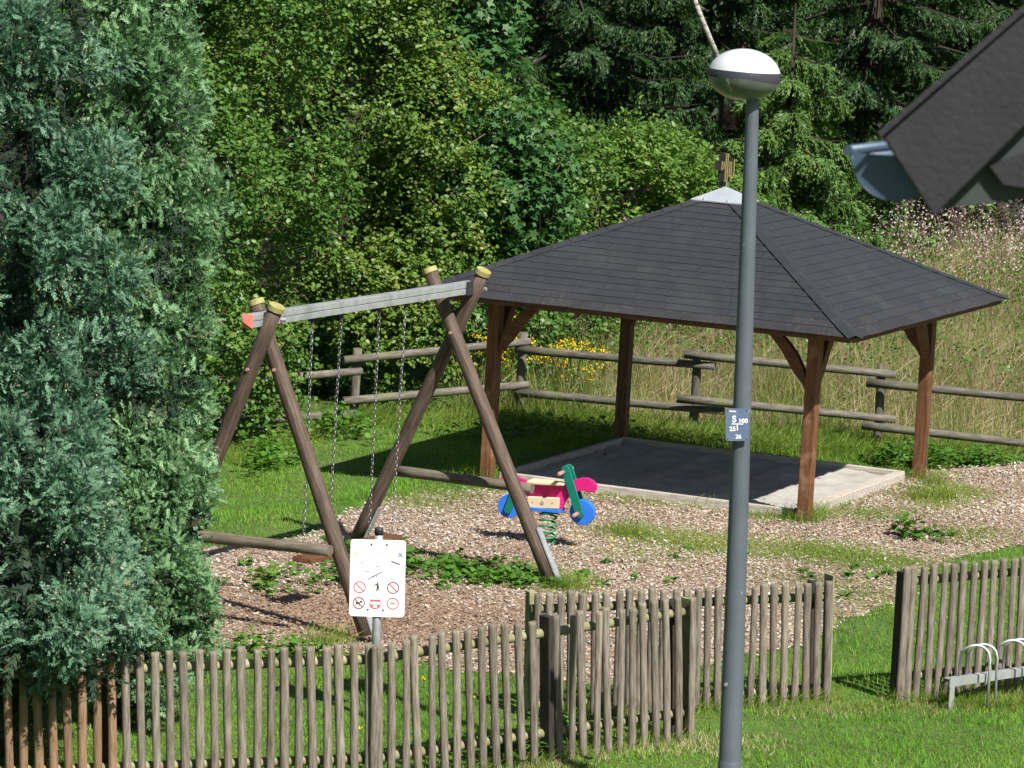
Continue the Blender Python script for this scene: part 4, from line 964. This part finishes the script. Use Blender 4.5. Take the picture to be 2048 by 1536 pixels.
def clumps(lobes, rg, k=9, f=(.30, .46)):
    out = []
    for c, r in lobes:
        c = np.array(c, float); r = np.array(r, float); out.append((tuple(c), tuple(r * .80)))
        for i in range(k):
            d = nrm(rg.normal(size=3)); d[1] = -abs(d[1]) if rg.random() < .75 else d[1]
            q = r * rg.uniform(*f); out.append((tuple(c + d * r * .74), tuple(q * np.array([1.1, 1.1, .85]))))
    return out
def shrub(name, label, cat, base, lobes, n, mat, L, Wd, seed, group=None, tpl=T_LEAF, per=9, step=.045, gap=-.16, gs=1.5, h=4.0, back=.18, upb=.35, twigs=14, r=.07, nl=9, spread=1.2, zmin=.05, z0=.25, inner=.72, wands=0, k=9):
    rg = np.random.default_rng(int(seed * 100) + 5)
    bz = float(ground_z(base[0], base[1])); root = empty(name, (base[0], base[1], bz)); tag(root, label, cat, group)
    lob = clumps([((c[0] - base[0], c[1] - base[1], c[2] - bz), r_) for c, r_ in lobes], rg, k)
    limbs(MB(), (0, 0, 0), h, r, nl, spread, rg, z0).build('trunk', 'bark', root)
    o, P, D = leafy_crown('crown', root, mat, lob, n, rg, L, Wd, per, step, tpl, back, gap, gs, seed, upb=upb, zmin=zmin, inner=inner)
    if twigs: tag(twig_lines('twigs', root, P, D, .34, .006, twigs), kind='stuff')
    if wands:                                            # long shoots that stand clear of the crown
        sel = rg.choice(len(P), wands * 3, replace=False); sel = sel[P[sel][:, 1] < np.median(P[:, 1])][:wands]
        mb = MB(); ps = []; ds = []; ns = []
        for p, d in zip(P[sel], D[sel]):
            d = nrm(d * .6 + np.array([rg.normal() * .5, -.25, .75])); ln = rg.uniform(.5, 1.0); q = [p - d * .3]
            for j in range(1, 9): q.append(p + d * ln * j / 8 + np.array([0, 0, -.22]) * ln * (j / 8) ** 2)
            mb.tube([tuple(x) for x in q], [.007 - .0007 * j for j in range(9)], 4)
            for j in range(int(ln / .035)):
                t = .1 + .9 * rg.random(); pp = p + d * ln * t + np.array([0, 0, -.22]) * ln * t * t
                ps.append(pp); ds.append(d * .6 + rg.normal(size=3) * .6); ns.append(np.array([0, -.3, 1.0]) + rg.normal(size=3) * .4)
        tag(mb.build('long_shoots', 'twig', root), kind='stuff')
        V, F = leaves(np.array(ps), np.array(ds), np.array(ns), L * rg.uniform(.7, 1.15, len(ps)), Wd, tpl); np_mesh('shoot_leaves', V, F, mat, root)
    return root
HG = 'leafy trees and shrubs along the lawn'
shrub('broadleaf_tree', 'dense broadleaf tree at the lawn edge, beside the cypress column', 'tree', (-4.1, 43.7),
      [((-4.2, 43.6, 1.4), (1.55, 1.5, 1.7)), ((-4.0, 43.7, 3.4), (1.6, 1.5, 1.7)), ((-4.2, 44.0, 5.2), (1.5, 1.5, 1.5)), ((-3.1, 43.3, .8), (.75, .8, 1.1)), ((-2.85, 44.2, 2.6), (.9, .9, 1.1)), ((-3.0, 44.3, 4.3), (.9, .9, 1.2))], 8600, 'leaf_hedge', .070, .62, 1.3, HG, h=5.5, wands=26)
shrub('broadleaf_tree', 'yellow-green broadleaf tree behind the left end of the log fence', 'tree', (-2.3, 47.3),
      [((-2.3, 47.2, 1.3), (1.4, 1.3, 1.5)), ((-2.1, 47.3, 3.2), (1.5, 1.4, 1.6)), ((-2.3, 47.5, 5.0), (1.5, 1.4, 1.5)), ((-1.3, 46.7, .7), (.75, .6, 1.0)), ((-1.1, 47.2, 2.2), (.8, .8, 1.0)), ((-2.0, 46.3, .4), (.7, .55, .7))], 7800, 'leaf_hedge_yellow', .066, .6, 2.7, HG, h=5.2, wands=26)
shrub('broadleaf_shrub', 'tall dark green shrub behind the swing beam and log fence', 'shrub', (-0.4, 48.6),
      [((-.5, 48.6, 1.0), (1.4, 1.2, 1.3)), ((-.3, 48.8, 2.2), (1.2, 1.1, 1.2)), ((.5, 48.4, .8), (.8, .8, 1.0)), ((-1.2, 48.1, 1.4), (.7, .7, 1.2))], 4800, 'leaf_hedge', .072, .62, 3.9, HG, h=3.2, wands=14)
shrub('maple_tree', 'maple with large lobed leaves between the broadleaf trees and the spruces', 'tree', (-.9, 48.9),
      [((-1.2, 48.2, 4.2), (1.0, .9, 1.2)), ((-.6, 48.0, 3.2), (1.0, .9, 1.0)), ((-.9, 47.7, 2.2), (.85, .7, .8)), ((-1.5, 48.4, 5.4), (1.0, .9, 1.1)), ((-.1, 47.9, 2.3), (.7, .7, .7)), ((-.5, 47.5, 1.4), (.6, .5, .6))], 2900, 'leaf_maple', .105, .95, 4.4, HG, tpl=T_MAPLE, per=6, step=.07, h=5.8, upb=.2, twigs=8, k=6)
shrub('broadleaf_shrub', 'light green bushy willow shrub left of the shelter peak', 'shrub', (1.2, 50.8),
      [((.9, 50.8, 1.2), (1.3, 1.1, 1.4)), ((1.4, 50.6, 2.0), (.95, .9, .85)), ((.4, 50.7, 2.2), (.8, .8, .75)), ((2.3, 50.8, 1.7), (.55, .6, .85)), ((-.1, 50.5, 1.6), (.8, .8, 1.0))], 6000, 'leaf_light', .085, .42, 5.2, HG, h=2.6, upb=.9, gap=-.45, nl=7, wands=44)
shrub('broadleaf_shrub', 'dark ivy-like shrub behind the shelter peak', 'shrub', (3.4, 56.6),
      [((3.3, 56.6, .9), (1.4, 1.0, 1.2)), ((4.5, 57.0, .8), (1.2, .9, 1.0)), ((2.3, 56.6, .8), (.8, .8, 1.1))], 2600, 'leaf_hedge', .085, .8, 6.3, HG, h=1.8)
shrub('broadleaf_shrub', 'loose yellowish shrub on the slope under the neighbouring roof edge', 'shrub', (6.0, 61.5),
      [((5.8, 61.5, 1.4), (1.3, 1.0, 1.5)), ((6.6, 61.6, 2.8), (1.2, 1.0, 1.4)), ((7.8, 61.6, 3.6), (1.4, 1.0, 1.6)), ((7.9, 61.4, 1.6), (1.3, 1.0, 1.6))], 4200, 'leaf_light', .085, .55, 7.1, HG, h=3.2, gap=-.3, wands=16)

def spruce(label, x, y, h, r, n_br, tw, seed, mat='leaf_spruce', z_low=1.0, zdens=5.2, tl=(.20, .42), droop=.5):
    rg = np.random.default_rng(seed); bz = float(ground_z(x, y))
    root = empty('spruce_tree', (x, y, bz)); tag(root, label, 'spruce', 'spruces at the forest edge')
    mb = MB(); mb.tube([(0, 0, -.2), (0, 0, h * .5), (0, 0, h)], [r * .075, r * .05, .01], 8); mb.build('trunk', 'bark', root)
    bm = MB(); Ps = []; Ds = []; Ns = []; Ls = []
    for i in range(n_br):
        u = (i + rg.random()) / n_br; z = z_low + (h - z_low - .3) * u ** 1.5
        a = i * 2.39996 + rg.normal() * .2; ln = r * (1 - z / h) ** .75 * rg.uniform(.75, 1.12) + .12
        dirh = np.array([math.cos(a), math.sin(a), 0.0]); sd = np.array([-dirh[1], dirh[0], 0.0])
        def bp(t): return np.array([0, 0, z]) + dirh * ln * t + np.array([0, 0, 1.0]) * ln * (.12 * t - droop * t ** 1.6 + .30 * t ** 4)
        bm.tube([bp(t) for t in (0, .35, .7, 1)], [.03, .02, .012, .004], 4)
        m = int(2.1 * tw * ln / r * (1.0 if dirh[1] < .3 else .45) * (1.0 if z < zdens else .3)) + 4
        t = .12 + .88 * rg.random(m) ** .8; s = rg.choice([-1.0, 1.0], m)
        bpts = np.array([bp(q) for q in t])
        out = rg.uniform(0, .42, m) * ln * .55 * (1.05 - t)
        p = bpts + s[:, None] * sd * out[:, None] + dirh * (out * .35)[:, None] + np.array([0, 0, -.25]) * out[:, None]
        d = dirh * rg.uniform(.25, 1.0, (m, 1)) + s[:, None] * sd * rg.uniform(.1, .7, (m, 1)) + np.array([0, 0, -1.0]) * rg.uniform(.25, 1.15, (m, 1))
        Ps.append(p); Ds.append(d); Ns.append(dirh * .5 + np.array([0, 0, .6]) + rg.normal(size=(m, 3)) * .45); Ls.append(rg.uniform(tl[0], tl[1], m))
    P, D, N_, L = map(np.concatenate, (Ps, Ds, Ns, Ls))
    V, F = leaves(P, D, N_, L, rg.uniform(.7, 1.0, len(L)), T_SPRUCE)
    np_mesh('crown', V, F, mat, root); tag(bm.build('branches', 'bark', root), kind='stuff')
    return root
spruce('drooping dark spruce behind the maple, boughs above the light shrub', .55, 53.6, 11, 2.3, 78, 185, 31, z_low=2.7)
spruce('spruce with hanging boughs left of the lamp head', 2.35, 55.4, 12, 2.1, 74, 185, 32, z_low=3.4)
spruce('young bright green spruce right behind the lamp post', 3.55, 54.4, 4.4, 1.5, 44, 150, 33, 'leaf_spruce_bright', z_low=1.5, droop=.55)
spruce('tall dark spruce between the lamp head and the neighbouring roof', 4.9, 58.0, 12, 2.7, 78, 185, 34, z_low=2.4)
spruce('spruce with long drooping twigs beside the gable edge', 6.6, 60.5, 12, 2.6, 74, 185, 35, z_low=2.6)
spruce('spruce hidden at the far left behind the broadleaf trees', -4.6, 52.5, 11, 2.6, 50, 60, 36, z_low=2.0)
spruce('spruce above the maple at the top of the picture', -1.6, 54.6, 12, 2.6, 66, 110, 37, z_low=2.4)
for k, (x, y, lab) in enumerate(((-2.6, 61, 'dark spruce deep in the wood, behind the yellow-green tree'), (.6, 62.5, 'dark spruce deep in the wood, behind the light shrub'), (3.2, 62.5, 'dark spruce deep in the wood, behind the lamp head'),
                                 (5.6, 65, 'dark spruce deep in the wood, left of the gable edge'), (8.4, 65, 'dark spruce deep in the wood, right of the gable edge'), (1.9, 69, 'farthest spruce in the middle of the wood'), (-.8, 66, 'dark spruce deep in the wood, behind the maple'))):
    spruce(lab, x, y, 14, 3.1, 60, 46, 50 + k, z_low=4.6, tl=(.4, .8), zdens=20)

for k in range(12):
    x, y = -6.5 + (k % 6) * 3.0 + RNG.uniform(-.6, .6), 74 + (k // 8) * 9 + RNG.uniform(-1.5, 1.5)
    spruce('dim spruce in the darkness at the back of the wood', x, y, 15, 3.2, 46, 20, 80 + k, z_low=.6, tl=(.6, 1.1), zdens=20)

BT = empty('birch_tree', (4.4, 56.8, float(ground_z(4.4, 56.8)))); tag(BT, 'leaning birch with a white trunk left of the lamp head', 'birch')
mb = MB(); mb.tube([(0, 0, -.2), (-.9, -.9, 1.7), (-1.62, -2.3, 2.9), (-1.93, -3.75, 3.55), (-2.2, -4.0, 4.1), (-2.6, -4.1, 5.0)], [.065, .055, .045, .040, .036, .028], 10); mb.build('trunk', 'bark_birch', BT, True)
rg = np.random.default_rng(5)
leafy_crown('crown', BT, 'leaf_light', [((-2.7, -4.0, 5.9), (.8, .8, .7)), ((-2.7, -3.6, 6.8), (.7, .7, .8))], 300, rg, .055, .7, 8, .05, T_LEAF4, .6)

# ------------------------------------------------------------------ ground cover
def blades(name, x, y, z, L, W, mat, lean, label, cat, rng, tpl=T_BLADE1, bend=None):
    n = len(x); a = rng.uniform(0, 6.283, n)
    h = np.stack([np.cos(a), np.sin(a), np.zeros(n)], -1)
    D = h * (lean * np.abs(rng.normal(1, .5, n)))[:, None] + np.array([0, 0, 1.0])
    Nn = -h + rng.normal(0, .2, (n, 3))
    V, F = leaves(np.stack([x, y, z], -1), D, -Nn, L, W / L, tpl)
    o = np_mesh(name, V, F, mat); tag(o, label, cat, kind='stuff'); return o
rg = np.random.default_rng(77)
def view_mask(x, y, pad=.6): return (x > -.1285 * y - pad) & (x < .1285 * y + pad)
# mown lawn, front and back
def lawn():
    n = 540000
    y = 22.5 + (46.5 - 22.5) * rg.random(n); x = rg.uniform(-1, 1, n) * (.13 * y + .9)
    ok = ~inside(CHIPD, x + rg.normal(0, .13, n), y + rg.normal(0, .28, n)) & ~in_sandbox(x, y) & (y < 45.6)
    ok &= ~((y > 42.0 + (x + 2.9) * 2.0) & (x < -1.6))
    x, y = x[ok], y[ok]; n = len(x); P = np.stack([x, y, 0 * x], -1)
    thin = field(P, .9, 2.0) * .5 + field(P, 3.1, 5.0) * .35
    ok = rg.random(n) < .82 + thin * .75; x, y = x[ok], y[ok]; n = len(x); P = P[ok]
    L = rg.uniform(.022, .066, n) * (1 + .5 * field(P, 1.9, 9))
    blades('lawn_grass', x, y, ground_z(x, y) - .004, L, rg.uniform(.0055, .010, n), 'leaf_lawn', .75, 'short mown green lawn around the playground', 'grass', rg)
lawn()
def long_grass():
    xs = []; ys = []; Ls = []
    def strip(p, q, wd, n, l0, l1):
        t = rg.random(n); px = p[0] + (q[0] - p[0]) * t; py = p[1] + (q[1] - p[1]) * t
        xs.append(px + rg.normal(0, wd, n)); ys.append(py + rg.normal(0, wd, n)); Ls.append(rg.uniform(l0, l1, n))
    strip((-3.6, 25.6), (-.8, 26.75), .06, 1500, .06, .16); strip((-.75, 26.75), (1.45, 28.75), .06, 1800, .06, .17); strip((.4, 29.25), (2.6, 30.4), .07, 3600, .06, .2)
    strip((3.1, 30.45), (4.9, 31.5), .07, 2600, .06, .2); strip((3.5, 30.45), (4.6, 30.7), .10, 2600, .06, .16); strip((2.2, 29.95), (3.2, 30.3), .07, 500, .05, .12)
    strip((-1.8, 44.9), (.1, 45.8), .25, 5600, .1, .30); strip((.1, 45.7), (2.1, 45.0), .34, 9000, .1, .36); strip((2.0, 45.0), (4.2, 44.8), .34, 9000, .1, .36); strip((4.1, 44.8), (6.4, 44.4), .34, 8000, .1, .34)
    strip((.3, 43.0), (1.2, 43.5), .2, 1500, .08, .22); strip((-2.95, 41.6), (-2.0, 44.4), .14, 2600, .07, .2)
    for px, py, sx_, sy_, a in PATCH:
        n = int(5000 * a * sx_ * sy_ / .12); xs.append(px + rg.normal(0, sx_ * .75, n)); ys.append(py + rg.normal(0, sy_ * .75, n)); Ls.append(rg.uniform(.025, .085, n))
    for px, py in ((.35, 40.25), (.9, 39.95), (2.72, 38.95), (2.95, 38.7), (3.05, 39.0), (4.5, 41.6), (4.15, 41.9), (.25, 40.4), (-.2, 40.2), (2.0, 39.4), (4.3, 40.5), (4.5, 40.6), (-1.35, 31.45), (.62, 34.45), (1.2, 37.3)):
        n = 330; xs.append(px + rg.normal(0, .10, n)); ys.append(py + rg.normal(0, .12, n)); Ls.append(rg.uniform(.1, .26, n))
    x, y, L = map(np.concatenate, (xs, ys, Ls)); ok = ~in_sandbox(x, y); x, y, L = x[ok], y[ok], L[ok]
    blades('long_grass', x, y, ground_z(x, y) - .01, L, rg.uniform(.006, .011, len(x)), 'leaf_rough', .55, 'longer rough grass along fences, posts and chip patches', 'grass', rg, T_BLADE)
long_grass()
def dry_strips():
    xs = []; ys = []
    for p, q, wd, n in (((.4, 27.7), (1.5, 28.7), .10, 900), ((3.2, 30.35), (4.6, 31.0), .16, 2200), ((2.0, 29.9), (3.1, 30.2), .14, 800), ((-.7, 26.6), (.5, 27.7), .08, 700), ((1.4, 28.5), (2.0, 28.9), .2, 900), ((2.6, 27.2), (3.4, 27.8), .35, 1500)):
        t = rg.random(n); xs.append(p[0] + (q[0] - p[0]) * t + rg.normal(0, wd, n)); ys.append(p[1] + (q[1] - p[1]) * t + rg.normal(0, wd, n))
    x, y = map(np.concatenate, (xs, ys)); n = len(x)
    blades('dry_lawn_tufts', x, y, ground_z(x, y) - .004, rg.uniform(.03, .08, n), rg.uniform(.006, .010, n), 'leaf_dry', .9, 'dry yellowed tufts of grass at the fence feet and bicycle rack', 'grass', rg)
dry_strips()
# low broad leaved weeds
def weeds():
    xs = []; ys = []; hs = []
    for px, py, sx_, sy_, n, h in ((-.45, 35.0, .6, .5, 90, .07), (.1, 34.7, .35, .3, 60, .08), (-1.2, 35.4, .3, .3, 40, .12), (-2.0, 34.0, .4, .6, 26, .08), (-1.9, 31.0, .5, .2, 30, .12), (3.9, 38.0, .10, .15, 12, .18), (4.1, 38.1, .3, .3, 10, .06),
                                 (5.4, 43.7, .8, .25, 120, .24), (4.4, 44.0, .4, .3, 50, .22), (-1.35, 34.3, .3, .5, 26, .1), (3.05, 36.0, .7, .3, 8, .04), (1.6, 35.3, 1.2, 1.2, 10, .04), (.55, 28.6, .15, .12, 18, .14), (0.15, 27.75, .25, .12, 26, .15), (-2.55, 41.7, .2, .9, 60, .22), (-1.9, 43.9, .3, .5, 50, .25), (.3, 44.3, 1.2, .2, 70, .22)):
        xs.append(px + rg.normal(0, sx_ * .6, n)); ys.append(py + rg.normal(0, sy_ * .6, n)); hs.append(np.full(n, h) * rg.uniform(.6, 1.3, n))
    x, y, h = map(np.concatenate, (xs, ys, hs)); k = 9
    x, y, h = np.repeat(x, k), np.repeat(y, k), np.repeat(h, k); n = len(x); a = rg.uniform(0, 6.283, n)
    D = np.stack([np.cos(a), np.sin(a), rg.uniform(-.15, .6, n)], -1)
    P = np.stack([x, y, ground_z(x, y) + h * rg.uniform(.1, 1.0, n)], -1) + D * (h * .2)[:, None]
    V, F = leaves(P, D, np.array([0, 0, 1.0]) + rg.normal(0, .3, (n, 3)), rg.uniform(.045, .10, n), .72, T_LEAF)
    tag(np_mesh('weeds', V, F, 'leaf_weed'), 'broad leaved weeds creeping over the wood chips and fence foot', 'weeds', kind='stuff')
weeds()
# meadow of dry grass beyond the log fence
def meadow():
    n = 135000; y = 45.3 + 15.5 * rg.random(n) ** 1.15; x = rg.uniform(-.6, .135 * y + 1.8, n)
    P = np.stack([x, y, 0 * x], -1); f = field(P, .8, 4)
    near = np.clip((47.3 - y) / 2.0, 0, 1)
    L = rg.uniform(.45, 1.0, n) * (1 + .25 * f) * (1 - .55 * near)
    ok = (rg.random(n) < .8 + .4 * f) & ~((x < .7) & (y > 46.6)); x, y, L, near = x[ok], y[ok], L[ok], near[ok]; n = len(x)
    green = rg.random(n) < .18 + .4 * near + .25 * (x < 1.7) + .3 * f[ok]
    bent = rg.random(n) < .42
    for nm, mk, mt, ln_, tp_, lb in (('dry_meadow_grass', ~green & ~bent, 'leaf_dry', .27, T_BLADE1, 'tall straw coloured meadow grass behind the log fence'), ('bent_meadow_grass', ~green & bent, 'leaf_dry', .75, T_BLADE, 'bent dry grass lying over in the meadow'), ('green_meadow_grass', green, 'leaf_rough', .4, T_BLADE1, 'green grass mixed into the meadow behind the log fence')):
        blades(nm, x[mk], y[mk], ground_z(x[mk], y[mk]) - .02, L[mk], rg.uniform(.006, .013, mk.sum()), mt, ln_, lb, 'grass', rg, tp_)
    # seed heads and weed stalks
    n = 3600; y = 46.4 + 13 * rg.random(n); x = rg.uniform(.2, .135 * y + .8, n); h = rg.uniform(.75, 1.45, n)
    blades('meadow_stalks', x, y, ground_z(x, y), h, np.full(n, .007), 'stem_brown', .08, 'thin brown weed stalks standing in the meadow', 'stalks', rg, ([(0, -0.5, 0), (0, 0.5, 0), (1, 0, 0.03)], [(0, 1, 2)]))
    def heads(nm, mt, x, y, h, k, sx_, sz_, l0, l1, lb, cat):
        n = len(x); X = np.repeat(x, k) + rg.normal(0, sx_, n * k); Y = np.repeat(y, k) + rg.normal(0, sx_, n * k); Zz = np.repeat(ground_z(x, y) + h, k) + rg.normal(0, sz_, n * k)
        D = rg.normal(size=(n * k, 3)); V, F = leaves(np.stack([X, Y, Zz], -1), D, rg.normal(size=(n * k, 3)), rg.uniform(l0, l1, n * k), .8, T_LEAF4)
        tag(np_mesh(nm, V, F, mt), lb, cat, kind='stuff')
    # leafy middle storey of weeds
    n = 2300; y = 47.2 + 12 * rg.random(n); x = rg.uniform(.0, .135 * y + .8, n); heads('meadow_weed_leaves', 'leaf_weed', x, y, rg.uniform(.15, .8, n), 14, .07, .17, .025, .06, 'green weed leaves between the meadow grasses', 'weeds')
    n = 520; y = rg.uniform(53, 60, n); x = rg.uniform(3.6, 8.5, n); heads('pink_fireweed', 'petal_pink', x[:130], y[:130], rg.uniform(.9, 1.45, 130), 18, .035, .14, .015, .035, 'pink flower spikes at the top of the meadow', 'flowers')
    heads('white_seed_fluff', 'petal_fluff', x[130:], y[130:], rg.uniform(.7, 1.5, 390), 22, .06, .13, .015, .04, 'whitish seed fluff on faded flower spikes in the meadow', 'flowers')
    n = 70; y = np.concatenate([rg.normal(49.6, .7, 35), rg.normal(51.2, .8, 35)]); x = np.concatenate([rg.normal(1.0, .4, 35), rg.normal(2.6, .5, 35)])
    heads('pink_fireweed_near', 'petal_pink', x, y, rg.uniform(.55, 1.05, n), 20, .035, .14, .015, .035, 'pink flower spikes seen under the shelter roof', 'flowers')
    n = 12; heads('pink_hedge_flowers', 'petal_pink', rg.uniform(.4, 2.2, n), rg.uniform(48.6, 49.2, n), rg.uniform(1.2, 2.2, n), 18, .03, .05, .02, .04, 'few pink flowers in front of the light shrub', 'flowers')
meadow()
# two clumps of yellow flowers by the log fence
for k, (x, y, h, n, lab) in enumerate(((.56, 46.6, .80, 32, 'clump of bright yellow flowers behind the log fence, left of the back shelter post'), (-.12, 47.0, .95, 34, 'smaller yellow flowering clump behind the left shelter post'))):
    root = empty('flower_clump', (x, y, float(ground_z(x, y)))); tag(root, lab, 'flowers', 'yellow flowers at the log fence')
    q = rg.normal(0, .22, (n, 2)); hh = h * rg.uniform(.55, 1.1, n)
    mb = MB()
    for (a, b), c in zip(q, hh): mb.tube([(a * .5, b * .5, 0), (a, b, c)], [.006, .003], 3)
    mb.build('stems', 'stem_brown', root)
    kk = 22; X = np.repeat(q[:, 0], kk) + rg.normal(0, .04, n * kk); Y = np.repeat(q[:, 1], kk) + rg.normal(0, .04, n * kk); Zz = np.repeat(hh, kk) + rg.normal(0, .03, n * kk)
    V, F = leaves(np.stack([X, Y, Zz], -1), rg.normal(size=(n * kk, 3)), np.array([0, -.3, 1.0]) + rg.normal(size=(n * kk, 3)) * .5, rg.uniform(.014, .03, n * kk), .9, T_LEAF4); np_mesh('blossoms', V, F, 'petal_yellow', root)
    kk = 16; X = np.repeat(q[:, 0] * .85, kk) + rg.normal(0, .06, n * kk); Y = np.repeat(q[:, 1] * .85, kk) + rg.normal(0, .06, n * kk); Zz = np.repeat(hh, kk) * rg.uniform(.1, .9, n * kk)
    V, F = leaves(np.stack([X, Y, Zz], -1), rg.normal(size=(n * kk, 3)), np.array([0, -.3, 1.0]) + rg.normal(size=(n * kk, 3)) * .5, rg.uniform(.05, .09, n * kk), .3, T_LEAF); np_mesh('leaves', V, F, 'leaf_weed', root)
# small flowers in the grass
n = 18; x = np.concatenate([rg.uniform(-2, 1.2, 10), rg.uniform(.6, 1.3, 8)]); y = np.concatenate([rg.uniform(28, 30.5, 10), rg.uniform(36.2, 37.5, 8)]); k = 6
X = np.repeat(x, k) + rg.normal(0, .006, n * k); Y = np.repeat(y, k) + rg.normal(0, .006, n * k)
V, F = leaves(np.stack([X, Y, np.full(n * k, .07)], -1), rg.normal(size=(n * k, 3)), np.array([0, -.5, 1.0]) + rg.normal(size=(n * k, 3)) * .3, rg.uniform(.012, .02, n * k), 1.0, T_LEAF4)
tag(np_mesh('small_lawn_flowers', V, F, 'petal_yellow'), 'scattered tiny yellow flowers in the lawn', 'flowers', kind='stuff')
